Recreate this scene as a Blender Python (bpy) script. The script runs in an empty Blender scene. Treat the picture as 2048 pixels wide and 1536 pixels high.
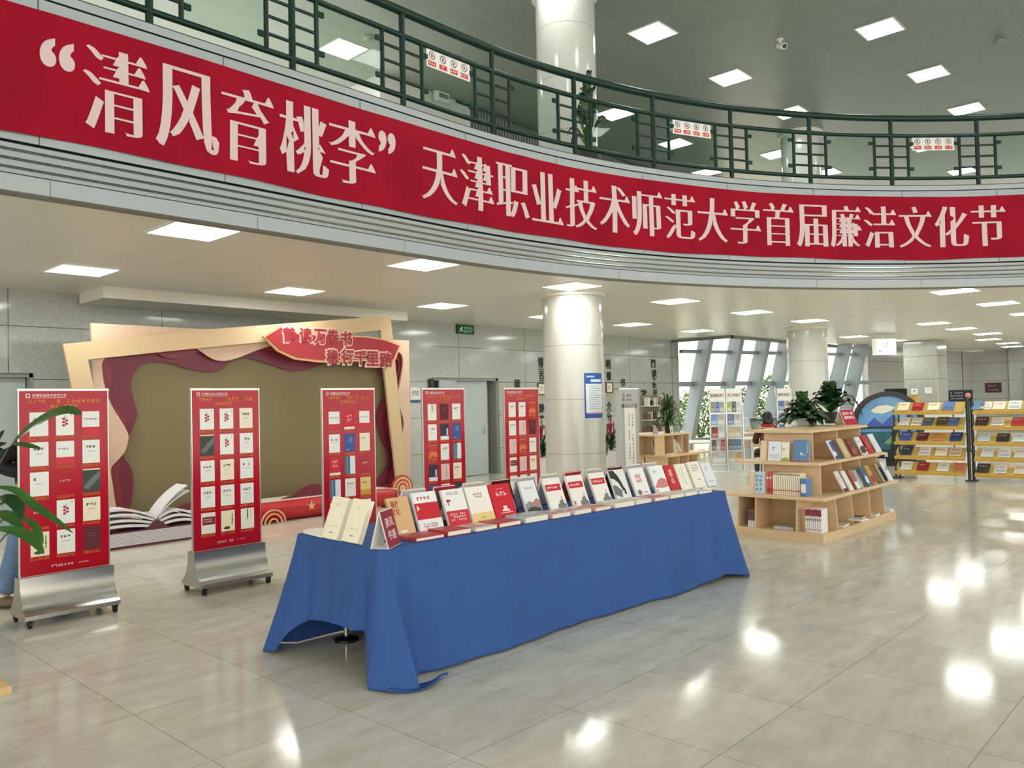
import bpy, math, random
from mathutils import Vector, Matrix
C = bpy.context.scene.collection
S = bpy.context.scene
RND = random.Random(11)
PI = math.pi

# ------------------------------------------------------------------ camera (f in pixels of the 2048x1536 frame)
F_PX = 1620.0
CAM_H = 1.6
def _n(v): return Vector(v).normalized()
AX = _n((1506, 5, F_PX))                      # world X in camera axes (right, down, forward)
BX = Vector((-1744, 80, F_PX)); BX = (BX - AX * BX.dot(AX)).normalized()
UX = AX.cross(BX)
cam = bpy.data.cameras.new('camera'); cam.sensor_width = 36; cam.lens = 36 * F_PX / 2048; cam.clip_end = 300
cam_o = bpy.data.objects.new('camera', cam); C.objects.link(cam_o)
cam_o.matrix_world = Matrix(((AX.x, -AX.y, -AX.z, 0), (BX.x, -BX.y, -BX.z, 0), (UX.x, -UX.y, -UX.z, CAM_H), (0, 0, 0, 1)))
S.camera = cam_o
def ray(px, py):
    d = Vector((px - 1024, py - 768, F_PX))
    return Vector((AX.dot(d), BX.dot(d), UX.dot(d)))
def at_z(px, py, z):
    r = ray(px, py); t = (z - CAM_H) / r.z
    return Vector((0, 0, CAM_H)) + r * t
def at_y(px, py, y):
    r = ray(px, py); return Vector((0, 0, CAM_H)) + r * (y / r.y)
def at_x(px, py, x):
    r = ray(px, py); return Vector((0, 0, CAM_H)) + r * (x / r.x)
def at_d(px, py, p):                          # on the vertical plane through p that faces the camera
    r = ray(px, py); t = (p[0] * .732 + p[1] * .68) / (r.x * .732 + r.y * .68)
    return Vector((0, 0, CAM_H)) + r * t

# ------------------------------------------------------------------ look, world
S.view_settings.view_transform = 'Standard'; S.view_settings.look = 'None'
S.view_settings.gamma = 1; S.view_settings.use_curve_mapping = False
S.view_settings.exposure = 0.5
LAMP_LOW, LAMP_HIGH, SKY = 16.0, 14.5, 2.2
W = bpy.data.worlds.new('daylight'); S.world = W; W.use_nodes = True
_bg = W.node_tree.nodes['Background']; _bg.inputs[0].default_value = (1.0, .97, .90, 1); _bg.inputs[1].default_value = SKY
_sun = bpy.data.lights.new('sun', 'SUN'); _sun.energy = 5.0; _sun.angle = .02; _sun.color = (1, .96, .88)
sun_o = bpy.data.objects.new('sun', _sun); C.objects.link(sun_o); sun_o.rotation_euler = (math.radians(42), 0, math.radians(-28))
S.cycles.max_bounces = 7; S.cycles.diffuse_bounces = 5; S.cycles.glossy_bounces = 4; S.cycles.transparent_max_bounces = 12
S.cycles.caustics_reflective = False; S.cycles.caustics_refractive = False
S.cycles.sample_clamp_indirect = 4.0
S.cycles.use_denoising = True

# ------------------------------------------------------------------ materials
def lin(c):
    return tuple((x / 255 / 12.92) if x <= 10 else ((x / 255 + .055) / 1.055) ** 2.4 for x in c)
MATS = {}
def mat(name, rgb, rough=.5, metal=0.0, var=.0, scale=8.0, bump=0.0, coat=0.0, spec=.5, stretch=(1, 1, 1), emit=0.0, tint2=None):
    if name in MATS: return MATS[name]
    m = bpy.data.materials.new(name); m.use_nodes = True; nt = m.node_tree; b = nt.nodes['Principled BSDF']
    c = lin(rgb)
    b.inputs['Base Color'].default_value = (*c, 1)
    b.inputs['Roughness'].default_value = rough; b.inputs['Metallic'].default_value = metal
    b.inputs['Specular IOR Level'].default_value = spec
    b.inputs['Coat Weight'].default_value = coat; b.inputs['Coat Roughness'].default_value = .06
    if emit:
        b.inputs['Emission Color'].default_value = (*c, 1); b.inputs['Emission Strength'].default_value = emit
    if var or bump:
        tc = nt.nodes.new('ShaderNodeTexCoord'); mp = nt.nodes.new('ShaderNodeMapping'); mp.inputs['Scale'].default_value = stretch
        nz = nt.nodes.new('ShaderNodeTexNoise'); nz.inputs['Scale'].default_value = scale; nz.inputs['Detail'].default_value = 5
        nt.links.new(tc.outputs['Object'], mp.inputs[0]); nt.links.new(mp.outputs[0], nz.inputs['Vector'])
        if var:
            r = nt.nodes.new('ShaderNodeValToRGB'); nt.links.new(nz.outputs['Fac'], r.inputs[0])
            lo = tint2 and lin(tint2) or tuple(x * (1 - var) for x in c); hi = tuple(min(1, x * (1 + var)) for x in c)
            r.color_ramp.elements[0].position = .3; r.color_ramp.elements[1].position = .7
            r.color_ramp.elements[0].color = (*lo, 1); r.color_ramp.elements[1].color = (*hi, 1)
            nt.links.new(r.outputs[0], b.inputs['Base Color'])
        if bump:
            bp = nt.nodes.new('ShaderNodeBump'); bp.inputs['Strength'].default_value = bump; bp.inputs['Distance'].default_value = .01
            nt.links.new(nz.outputs['Fac'], bp.inputs['Height']); nt.links.new(bp.outputs[0], b.inputs['Normal'])
    MATS[name] = m; return m
def math_node(nt, op, a, b=None, c=None):
    n = nt.nodes.new('ShaderNodeMath'); n.operation = op
    for i, v in enumerate((a, b, c)):
        if v is None: continue
        if hasattr(v, 'is_linked') or hasattr(v, 'links'): nt.links.new(v, n.inputs[i])
        else: n.inputs[i].default_value = v
    return n.outputs[0]
def stone_mat(name, rgb, rgb2, pos0=.35, pos1=.65, scale=60.0, rough=.12, grid=None, tilevar=.0, streak=None, line=(70, 68, 60), lw=.004, spec=.5, cloud=.0):
    """polished stone: fine speckle, soft clouds, per-slab tint and thin joints; grid = ((axis, pitch, offset), (axis, pitch, offset))"""
    m = bpy.data.materials.new(name); m.use_nodes = True; nt = m.node_tree; b = nt.nodes['Principled BSDF']; L = nt.links.new
    tc = nt.nodes.new('ShaderNodeTexCoord'); sp = nt.nodes.new('ShaderNodeSeparateXYZ'); L(tc.outputs['Object'], sp.inputs[0])
    mp = nt.nodes.new('ShaderNodeMapping'); L(tc.outputs['Object'], mp.inputs[0])
    if streak: mp.inputs['Scale'].default_value = streak
    nz = nt.nodes.new('ShaderNodeTexNoise'); nz.inputs['Scale'].default_value = scale; nz.inputs['Detail'].default_value = 6; nz.inputs['Roughness'].default_value = .65
    L(mp.outputs[0], nz.inputs['Vector'])
    r = nt.nodes.new('ShaderNodeValToRGB'); r.color_ramp.elements[0].position = pos0; r.color_ramp.elements[1].position = pos1
    r.color_ramp.elements[0].color = (*lin(rgb2), 1); r.color_ramp.elements[1].color = (*lin(rgb), 1); L(nz.outputs['Fac'], r.inputs[0])
    col = r.outputs[0]
    def mul(col, fac):
        mx = nt.nodes.new('ShaderNodeMix'); mx.data_type = 'RGBA'; mx.blend_type = 'MULTIPLY'; mx.inputs[0].default_value = 1
        L(col, mx.inputs[6]); L(fac, mx.inputs[7]); return mx.outputs[2]
    if cloud:
        n2 = nt.nodes.new('ShaderNodeTexNoise'); n2.inputs['Scale'].default_value = 1.3; n2.inputs['Detail'].default_value = 3; L(mp.outputs[0], n2.inputs['Vector'])
        col = mul(col, math_node(nt, 'MULTIPLY_ADD', n2.outputs['Fac'], cloud, 1 - cloud * .5))
    if grid:
        dist, idx = None, []
        for ax, pitch, off in grid:
            u = math_node(nt, 'DIVIDE', math_node(nt, 'SUBTRACT', sp.outputs['XYZ'.index(ax)], off), pitch)
            fl = math_node(nt, 'FLOOR', u); idx.append(fl)
            fr = math_node(nt, 'SUBTRACT', u, fl)
            d = math_node(nt, 'MULTIPLY', math_node(nt, 'MINIMUM', fr, math_node(nt, 'SUBTRACT', 1.0, fr)), pitch)
            dist = d if dist is None else math_node(nt, 'MINIMUM', dist, d)
        if tilevar:
            cx = nt.nodes.new('ShaderNodeCombineXYZ'); L(idx[0], cx.inputs[0]); L(idx[-1], cx.inputs[1])
            wn = nt.nodes.new('ShaderNodeTexWhiteNoise'); L(cx.outputs[0], wn.inputs[0])
            col = mul(col, math_node(nt, 'MULTIPLY_ADD', wn.outputs['Value'], tilevar, 1 - tilevar * .5))
        mx = nt.nodes.new('ShaderNodeMix'); mx.data_type = 'RGBA'
        L(math_node(nt, 'LESS_THAN', dist, lw * .5), mx.inputs[0]); L(col, mx.inputs[6]); mx.inputs[7].default_value = (*lin(line), 1)
        col = mx.outputs[2]
    L(col, b.inputs['Base Color']); b.inputs['Roughness'].default_value = rough; b.inputs['Specular IOR Level'].default_value = spec
    MATS[name] = m; return m
def glass_mat(name, tint=(232, 242, 236), gloss=.08):
    m = bpy.data.materials.new(name); m.use_nodes = True; nt = m.node_tree; nt.nodes.clear()
    o = nt.nodes.new('ShaderNodeOutputMaterial'); t = nt.nodes.new('ShaderNodeBsdfTransparent'); t.inputs[0].default_value = (*lin(tint), 1)
    g = nt.nodes.new('ShaderNodeBsdfGlossy'); g.inputs['Roughness'].default_value = .02
    x = nt.nodes.new('ShaderNodeMixShader'); lw = nt.nodes.new('ShaderNodeLayerWeight'); lw.inputs[0].default_value = .25
    f = math_node(nt, 'MULTIPLY_ADD', lw.outputs['Fresnel'], .12, gloss)
    nt.links.new(f, x.inputs[0]); nt.links.new(t.outputs[0], x.inputs[1]); nt.links.new(g.outputs[0], x.inputs[2]); nt.links.new(x.outputs[0], o.inputs[0])
    MATS[name] = m; return m
def ink(rgb, rough=.6):                        # a printed colour
    return mat('print_%02x%02x%02x' % tuple(int(v) for v in rgb), rgb, rough)

# ------------------------------------------------------------------ meshes
_fills = {}
def fill2d(polys):
    """2-D outlines (holes by even-odd) -> flat triangulated verts, faces"""
    cu = bpy.data.curves.new('outline', 'CURVE'); cu.dimensions = '2D'; cu.fill_mode = 'BOTH'
    for p in polys:
        s = cu.splines.new('POLY'); s.points.add(len(p) - 1); s.use_cyclic_u = True
        for q, (x, y) in zip(s.points, p): q.co = (x, y, 0, 1)
    o = bpy.data.objects.new('outline', cu); me = o.to_mesh()
    v = [(w.co.x, w.co.y) for w in me.vertices]; f = [tuple(t.vertices) for t in me.polygons]
    o.to_mesh_clear(); bpy.data.objects.remove(o); bpy.data.curves.remove(cu)
    return v, f
_texts = {}
def text2d(body, thick=0.0, song=False):
    """flat glyph mesh, 1 unit = em; returns verts, faces, (x0, y0, x1, y1)"""
    k = (body, thick, song)
    if k in _texts: return _texts[k]
    cu = bpy.data.curves.new('glyphs', 'FONT'); cu.body = body; cu.resolution_u = 3
    o = bpy.data.objects.new('glyphs', cu); C.objects.link(o)
    v, f = _song(o, song, thick)
    bpy.data.objects.remove(o); bpy.data.curves.remove(cu)
    bb = (min(p[0] for p in v), min(p[1] for p in v), max(p[0] for p in v), max(p[1] for p in v)) if v else (0, 0, 1, 1)
    _texts[k] = (v, f, bb); return _texts[k]
def _song(o, song=True, thick=0.0):
    """thick uprights, thin level strokes and a wedge at the right end of level strokes (a Song-style bold)"""
    dg = bpy.context.evaluated_depsgraph_get(); cu = o.to_curve(dg); polys = []; wedges = []
    for s in cu.splines:
        bp = s.bezier_points; n = len(bp); pts = []
        for i in range(n):
            a, b = bp[i], bp[(i + 1) % n]
            straight = (a.handle_right - a.co).cross(b.co - a.co).length < 1e-6 and (b.handle_left - a.co).cross(b.co - a.co).length < 1e-6
            for j in range(1 if straight else 5):
                t = j / 5; u = 1 - t
                pts.append(a.co * u ** 3 + a.handle_right * 3 * u * u * t + b.handle_left * 3 * u * t * t + b.co * t ** 3)
        pts = [p for i, p in enumerate(pts) if (p - pts[i - 1]).length > 1e-5]; n = len(pts)
        area = sum(pts[i - 1].x * pts[i].y - pts[i].x * pts[i - 1].y for i in range(n))
        sg = 1 if area > 0 else -1               # outer contours and holes run opposite ways
        polys.append((pts, sg))
    outer = max(polys, key=lambda q: max(p.x for p in q[0]) - min(p.x for p in q[0]))[1] if polys else 1
    out, holes = [], []
    for pts, sg in polys:
        n = len(pts); q = []
        for i in range(n):
            e0 = (pts[i] - pts[i - 1]); e1 = (pts[(i + 1) % n] - pts[i])
            l0, l1 = max(e0.length, 1e-6), max(e1.length, 1e-6)
            n0 = Vector((e0.y, -e0.x)) / l0 * outer; n1 = Vector((e1.y, -e1.x)) / l1 * outer
            if not song:
                b_ = (n0 + n1) / max(.5, 1 + n0.dot(n1)) * thick; q.append((pts[i].x + b_.x, pts[i].y + b_.y)); continue
            nx = n0.x if abs(n0.x) > abs(n1.x) else n1.x; ny = n0.y if abs(n0.y) > abs(n1.y) else n1.y
            q.append((pts[i].x + .034 * nx, pts[i].y - .018 * ny))
        (out if sg == outer else holes).append(q)
        for i in range(n if song else 0):        # right-hand end of a level stroke
            a, b = pts[i], pts[(i + 1) % n]; e = b - a
            p, nx_ = pts[i - 1], pts[(i + 2) % n]
            if .045 < e.length < .1 and abs(e.x) < .012 and (a.x - p.x) > .09 and (b.x - nx_.x) > .09 and abs(a.y - p.y) < .02 and abs(b.y - nx_.y) < .02:
                top = max(a.y, b.y) - .018; low = min(a.y, b.y) + .018; x = a.x + .02
                wedges.append(([(x - .15, low), (x + .045, low - .004), (x + .02, low + .04), (x - .045, top + .085), (x - .075, top + .075)], len(out) - 1))
    v, f, lay = [], [], 0
    def inside(p, q):
        c = False
        for i in range(len(q)):
            (x0, y0), (x1, y1) = q[i - 1], q[i]
            if (y0 > p[1]) != (y1 > p[1]) and p[0] < (x1 - x0) * (p[1] - y0) / (y1 - y0) + x0: c = not c
        return c
    for q in out:                                # overlapping strokes are filled one by one
        w, g = fill2d([q] + [h for h in holes if inside(h[0], q) and inside(h[len(h) // 2], q)]); k = len(v); lay += 1; v += [(x, y, lay * 2.5e-4) for x, y in w]; f += [tuple(k + i for i in t) for t in g]
    for w, home in wedges:
        tip = (w[1][0] - .02, (w[1][1] + w[2][1]) / 2)
        if any(k != home and inside(tip, q) for k, q in enumerate(out)): continue
        b0 = len(v); lay += 1; v += [(x, y, lay * 2.5e-4) for x, y in w]; f.append(tuple(range(b0, b0 + 5)))
    o.to_curve_clear(); return v, f

class MB:
    """collects shapes, then links them as ONE mesh object"""
    def __init__(s): s.v, s.f, s.m, s.mats = [], [], [], []
    def mi(s, m):
        if m not in s.mats: s.mats.append(m)
        return s.mats.index(m)
    def add(s, v, f, m, T=None):
        b = len(s.v); k = s.mi(m)
        s.v += [tuple(T @ Vector(p)) for p in v] if T is not None else [tuple(p) for p in v]
        s.f += [tuple(b + i for i in q) for q in f]; s.m += [k] * len(f); return s
    def box(s, x0, y0, z0, x1, y1, z1, m, T=None):
        v = [(x, y, z) for z in (z0, z1) for y in (y0, y1) for x in (x0, x1)]
        return s.add(v, [(0, 2, 3, 1), (4, 5, 7, 6), (0, 1, 5, 4), (2, 6, 7, 3), (0, 4, 6, 2), (1, 3, 7, 5)], m, T)
    def bev(s, x0, y0, z0, x1, y1, z1, m, r=.01, T=None):
        """box with the four upright edges and the top edges eased"""
        v, rings = [], [(0, z0), (0, z1 - r), (r * .3, z1 - r * .3), (r, z1)]
        for ins, z in rings:
            c = r * .9
            for (cx, cy, a0) in ((x1 - ins, y1 - ins, 0), (x0 + ins, y1 - ins, 1), (x0 + ins, y0 + ins, 2), (x1 - ins, y0 + ins, 3)):
                sx, sy = ((-1, -1), (1, -1), (1, 1), (-1, 1))[a0]
                p, q = (cx, cy + sy * c), (cx + sx * c, cy)
                for (x, y) in ((p, q) if a0 in (0, 2) else (q, p)): v.append((x, y, z))
        n = 8; f = [tuple(range(n - 1, -1, -1)), tuple(range(3 * n, 4 * n))]
        for k in range(3):
            for i in range(n): f.append((k * n + i, k * n + (i + 1) % n, (k + 1) * n + (i + 1) % n, (k + 1) * n + i))
        return s.add(v, f, m, T)
    def quad(s, a, b, c, d, m, T=None): return s.add([a, b, c, d], [(0, 1, 2, 3)], m, T)
    def rect(s, x0, y0, x1, y1, m, T, z=0.0): return s.add([(x0, y0, z), (x1, y0, z), (x1, y1, z), (x0, y1, z)], [(0, 1, 2, 3)], m, T)
    def flat(s, polys, m, T, z=0.0):
        v, f = fill2d(polys); return s.add([(x, y, z) for x, y in v], f, m, T)
    def solid(s, polys, z0, z1, m, T=None, side=None):
        """prism of 2-D outlines between z0 and z1"""
        v, f = fill2d(polys)
        s.add([(x, y, z1) for x, y in v], f, m, T); s.add([(x, y, z0) for x, y in v], [q[::-1] for q in f], m, T)
        for p in polys:
            n = len(p); s.add([(x, y, z) for z in (z0, z1) for x, y in p], [(i, (i + 1) % n, n + (i + 1) % n, n + i) for i in range(n)], side or m, T)
        return s
    def tube(s, pts, r, m, n=8, T=None, caps=True):
        pts = [Vector(p) for p in pts]; k = len(pts); rs = r if isinstance(r, (list, tuple)) else [r] * k
        v = []; up = None
        for i in range(k):
            d = (pts[min(i + 1, k - 1)] - pts[max(i - 1, 0)]).normalized()
            if up is None: up = Vector((0, 0, 1)) if abs(d.z) < .9 else Vector((1, 0, 0))
            a = d.cross(up).normalized(); up = a.cross(d).normalized()
            for j in range(n):
                t = 2 * PI * j / n; v.append(pts[i] + (a * math.cos(t) + up * math.sin(t)) * rs[i])
        f = [(i * n + j, i * n + (j + 1) % n, (i + 1) * n + (j + 1) % n, (i + 1) * n + j) for i in range(k - 1) for j in range(n)]
        if caps: f += [tuple(range(n - 1, -1, -1)), tuple(range((k - 1) * n, k * n))]
        return s.add(v, f, m, T)
    def lathe(s, prof, c, m, n=20, T=None, caps=True):
        v = [(c[0] + r * math.cos(2 * PI * j / n), c[1] + r * math.sin(2 * PI * j / n), c[2] + z) for r, z in prof for j in range(n)]; k = len(prof)
        f = [(i * n + j, i * n + (j + 1) % n, (i + 1) * n + (j + 1) % n, (i + 1) * n + j) for i in range(k - 1) for j in range(n)]
        if caps: f += [tuple(range(n - 1, -1, -1)), tuple(range((k - 1) * n, k * n))]
        return s.add(v, f, m, T)
    def grid(s, fn, nu, nv, m, T=None, wrap=False):
        v = [fn(i / nu, j / nv) for j in range(nv + 1) for i in range(nu + 1)]
        return s.add(v, [(j * (nu + 1) + i, j * (nu + 1) + i + 1, (j + 1) * (nu + 1) + i + 1, (j + 1) * (nu + 1) + i) for j in range(nv) for i in range(nu)], m, T)
    def ball(s, c, r, m, n=12, T=None):
        rx, ry, rz = r if isinstance(r, (list, tuple)) else (r, r, r); k = max(4, n // 2)
        def fn(u, w): return (c[0] + rx * math.sin(PI * w) * math.cos(2 * PI * u), c[1] + ry * math.sin(PI * w) * math.sin(2 * PI * u), c[2] - rz * math.cos(PI * w))
        return s.grid(fn, n, k, m, T)
    def text(s, body, x0, y0, x1, y1, m, T, z=0.0, thick=.0, keep=False, zl=.3):
        """lettering fitted into a rectangle; keep = keep its own proportions, centred"""
        v, f, (a, b, c, d) = text2d(body, thick); sx, sy = (x1 - x0) / max(c - a, 1e-6), (y1 - y0) / max(d - b, 1e-6); ox, oy = x0, y0
        if keep:
            q = min(sx, sy); ox += ((x1 - x0) - q * (c - a)) / 2; oy += ((y1 - y0) - q * (d - b)) / 2; sx = sy = q
        return s.add([(ox + (x - a) * sx, oy + (y - b) * sy, z + l * zl) for x, y, l in v], f, m, T)
    def lines(s, x0, y0, x1, y1, rows, m, T, z=0.0, fill=.5, rnd=None, upright=False):
        """rows of small print too fine to read: short strokes grouped into characters"""
        rnd = rnd or RND; v, f = [], []
        def q(a, b, c, d):
            k = len(v); v.extend([(a, b, z), (c, b, z), (c, d, z), (a, d, z)]); f.append((k, k + 1, k + 2, k + 3))
        h = (y1 - y0) / rows; w = h * fill
        for r in range(rows):
            y = y1 - (r + .5) * h - w / 2; n = max(1, int((x1 - x0) / (w * 1.12)))
            for i in range(n):
                if rnd.random() < .06: continue
                x = x0 + i * w * 1.12; t = w * .16
                for j in range(2): yy = y + w * (.1 + .7 * rnd.random()); q(x + w * .08, yy, x + w * .9, yy + t)
                xx = x + w * (.15 + .55 * rnd.random()); q(xx, y, xx + t, y + w)
                if rnd.random() < .5: xx = x + w * .1; q(xx, y, xx + t, y + w * .8)
        return s.add(v, f, m, T)
    def build(s, name, parent=None, smooth=False, M=None, auto=None):
        me = bpy.data.meshes.new(name); me.from_pydata([tuple(p) for p in s.v], [], s.f)
        for m in s.mats: me.materials.append(m)
        me.polygons.foreach_set('material_index', s.m)
        if smooth: me.polygons.foreach_set('use_smooth', [True] * len(me.polygons))
        me.update()
        if smooth:
            try: me.set_sharp_from_angle(angle=math.radians(auto or 40))
            except Exception: pass
        o = bpy.data.objects.new(name, me); C.objects.link(o)
        if parent is not None: o.parent = parent
        if M is not None: o.matrix_basis = M
        return o
def tag(o, label, cat, group=None, kind=None):
    o['label'] = label; o['category'] = cat
    if group: o['group'] = group
    if kind: o['kind'] = kind
    return o
def thing(name, label, cat, loc=(0, 0, 0), rz=0.0, group=None, M=None):
    o = bpy.data.objects.new(name, None); C.objects.link(o); o.empty_display_size = .1
    if M is not None: o.matrix_basis = M
    else: o.location = loc; o.rotation_euler = (0, 0, rz)
    return tag(o, label, cat, group)
def struct(o): o['kind'] = 'structure'; return o
def dup(root, M=None, label=None, group=None):
    def cp(o, par):
        c = o.copy(); C.objects.link(c); c.parent = par
        for ch in list(o.children): cp(ch, c)
        return c
    r = cp(root, None)
    if M is not None: r.matrix_basis = M
    if label: r['label'] = label
    if group: r['group'] = group
    return r
def frame(o, x, y):                            # matrix from an origin and the directions of local x and y
    x = Vector(x).normalized(); y = Vector(y); y = (y - x * y.dot(x)).normalized(); z = x.cross(y); o = Vector(o)
    return Matrix(((x.x, y.x, z.x, o.x), (x.y, y.y, z.y, o.y), (x.z, y.z, z.z, o.z), (0, 0, 0, 1)))
def ordinal(i): return ('first', 'second', 'third', 'fourth', 'fifth', 'sixth', 'seventh', 'eighth', 'ninth', 'tenth', 'eleventh', 'twelfth', 'thirteenth', 'fourteenth', 'fifteenth', 'sixteenth')[i]
# ------------------------------------------------------------------ the hall: plan of the curved balcony edge
PX0, PY0, PR = 6.8, 7.29, 11.5
def P(s, off=0.0, z=0.0):
    """point on the balcony edge; s = run along it, off = towards the atrium"""
    if s <= 0: return Vector((PX0 + s, PY0 - off, z))
    a = s / PR; return Vector((PX0 + (PR - off) * math.sin(a), PY0 - PR + (PR - off) * math.cos(a), z))
def PT(s): a = max(0.0, s / PR); return Vector((math.cos(a), -math.sin(a), 0))
def s_at(px, py):                              # run along the edge met by a line of sight
    r = ray(px, py); t = PY0 / r.y
    if t * r.x <= PX0: return t * r.x - PX0, CAM_H + t * r.z
    cx, cy = PX0, PY0 - PR; a = r.x ** 2 + r.y ** 2; b = -2 * (r.x * cx + r.y * cy); c = cx * cx + cy * cy - PR * PR
    t = (-b + math.sqrt(b * b - 4 * a * c)) / (2 * a)
    return math.atan2(t * r.x - cx, t * r.y - cy) * PR, CAM_H + t * r.z
def run(s0, s1, step=.25):
    n = max(1, int(math.ceil((s1 - s0) / step))); return [s0 + (s1 - s0) * i / n for i in range(n + 1)]
def sweep(mb, s0, s1, prof, m, step=.25):
    ss = run(s0, s1, step); k = len(prof)
    v = [P(s, o, z) for s in ss for o, z in prof]
    mb.add(v, [(i * k + j, (i + 1) * k + j, (i + 1) * k + j + 1, i * k + j + 1) for i in range(len(ss) - 1) for j in range(k - 1)], m)
S0, S1 = -15.0, 25.0
ZC, ZF, ZU = 3.4, 5.10, 8.5                    # lower ceiling, upper floor, upper ceiling

# ---- materials of the shell
M_floor = stone_mat('floor_marble', (220, 217, 206), (194, 189, 172), .3, .72, scale=3.0, rough=.11, grid=(('X', .762, 1.784), ('Y', .866, .985)), tilevar=.1, streak=(1.0, 2.6, 1), line=(136, 128, 108), lw=.0036, spec=.29, cloud=.1)
M_ceil = stone_mat('ceiling_metal_panels', (238, 236, 226), (234, 232, 222), scale=3, rough=.32, grid=(('X', 1.5, .35), ('Y', .75, .2)), line=(248, 246, 238), lw=.012, tilevar=.03)  # pale grid lines: highlights along the joints put into the colour
M_ceilu = stone_mat('upper_ceiling_panels', (150, 158, 147), (143, 151, 140), scale=3, rough=.42, grid=(('X', 1.5, .35), ('Y', .75, .2)), line=(164, 170, 158), lw=.012, tilevar=.06)  # lighter grid lines paint the joint highlights here too
M_stone = stone_mat('wall_granite', (176, 181, 175), (157, 162, 155), .36, .64, scale=38, rough=.1, grid=(('X', 2.18, 12.25), ('Z', .76, 2.11)), tilevar=.08, line=(84, 82, 74), lw=.012, cloud=.2)
M_stoner = stone_mat('wall_granite_right', (186, 188, 182), (168, 170, 164), .38, .62, scale=30, rough=.14, grid=(('Y', 1.5, .3), ('Z', .76, 2.11)), tilevar=.1, line=(90, 90, 84), lw=.014, cloud=.15)
M_stonev = stone_mat('pilaster_granite', (174, 176, 168), (152, 154, 146), .38, .62, scale=30, rough=.12, grid=(('Z', .76, 2.11),), line=(90, 90, 84), lw=.012, cloud=.15)
M_col = stone_mat('column_stone', (200, 201, 193), (190, 191, 182), .36, .62, scale=42, rough=.13, grid=(('Z', .88, 1.65),), line=(150, 146, 132), lw=.01, cloud=.08)
M_fascia = mat('fascia_aluminium', (164, 173, 177), .3, .0, spec=.6)
M_fdark = mat('fascia_gap', (58, 58, 52), .6)
M_funder = mat('fascia_underside', (118, 116, 106), .5)
M_chrome = mat('polished_steel', (200, 194, 176), .16, 1.0)
M_white = mat('white_paint', (228, 226, 216), .5)
M_green = mat('railing_green_paint', (14, 46, 38), .32, spec=.3)
M_clear = glass_mat('clear_glass', (238, 245, 240), .006)
M_doorg = mat('door_grey_paint', (172, 182, 184), .35)
M_dframe = mat('door_frame_steel', (140, 142, 138), .35)
M_black = mat('black_paint', (14, 15, 16), .35)
M_steel = mat('brushed_steel', (176, 174, 166), .27, 1.0, bump=.04, scale=40, stretch=(1, 1, 30))
M_alu = mat('satin_aluminium', (200, 202, 202), .32, .9)

# ---- floor and ceilings
fl = MB(); fl.add([(-16, -16, 0), (39.2, -16, 0), (39.2, 13.3, 0), (-16, 13.3, 0)], [(0, 1, 2, 3)], M_floor); struct(fl.build('floor'))
edge = [tuple(P(s, -.07)[:2]) for s in run(S0, S1, .25)]
e1 = edge[-1]
outer_low = edge + [(e1[0], -16), (39, -16), (39, 7.0), (38.6, 9.15), (30.7, 10.62), (21.05, 11.12), (21.05, 13.05), (-15, 13.05)]
c1 = MB(); c1.solid([[(x, y) for x, y in outer_low]], ZC, ZC + .05, M_ceil); struct(c1.build('ceiling'))
outer_up = edge + [(e1[0], -16), (39, -16), (39, 13.05), (-15, 13.05)]
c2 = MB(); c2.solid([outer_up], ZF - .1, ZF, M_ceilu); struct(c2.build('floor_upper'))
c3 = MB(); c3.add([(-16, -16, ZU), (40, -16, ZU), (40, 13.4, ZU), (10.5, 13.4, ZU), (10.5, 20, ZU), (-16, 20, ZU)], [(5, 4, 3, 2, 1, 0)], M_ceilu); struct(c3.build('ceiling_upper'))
# ---- balcony edge facing
f = MB()
sweep(f, S0, S1, [(-.14, 3.40), (-.14, 3.385), (-.02, 3.385), (-.0, 3.40)], M_funder)
sweep(f, S0, S1, [(0, 3.40), (0, 3.535)], M_fascia)
sweep(f, S0, S1, [(0, 3.535), (-.008, 3.537), (-.008, 3.542), (0, 3.544)], M_fdark)
sweep(f, S0, S1, [(0, 3.544), (-.004, 3.57), (-.004, 3.785)], M_fascia)
for z in (3.592, 3.663, 3.735):
    sweep(f, S0, S1, [(-.003, z - .013), (-.003, z - .008)], M_fdark)
    sweep(f, S0, S1, [(-.002, z - .009), (.012, z - .006), (.016, z), (.012, z + .006), (-.002, z + .01)], M_chrome)
sweep(f, S0, S1, [(-.004, 3.785), (-.05, 3.79), (-.05, 3.805), (0, 3.81)], M_fdark)
sweep(f, S0, S1, [(0, 3.81), (0, 5.028)], M_fascia)
sweep(f, S0, S1, [(0, 5.028), (-.03, 5.03), (-.03, 5.038), (.012, 5.04)], M_fdark)
sweep(f, S0, S1, [(.012, 5.04), (.012, 5.115)], M_fascia)
sweep(f, S0, S1, [(.012, 5.115), (.0, 5.13), (-.2, 5.13)], M_fdark)
for i in range(24):
    s = -14.3 + 1.62 * i; a = P(s, .002, 0); t = PT(s) * .004
    for (z0, z1, o) in ((3.81, 5.028, 0),):
        f.add([a - t + Vector((0, 0, z0)), a + t + Vector((0, 0, z0)), a + t + Vector((0, 0, z1)), a - t + Vector((0, 0, z1))], [(0, 1, 2, 3)], M_fdark)
    s2 = -13.9 + 2.35 * i * .8; a = P(s2, .002, 0); t = PT(s2) * .003
    f.add([a - t + Vector((0, 0, 3.40)), a + t + Vector((0, 0, 3.40)), a + t + Vector((0, 0, 3.535)), a - t + Vector((0, 0, 3.535))], [(0, 1, 2, 3)], M_funder)
struct(f.build('trim_1', smooth=True))

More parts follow.
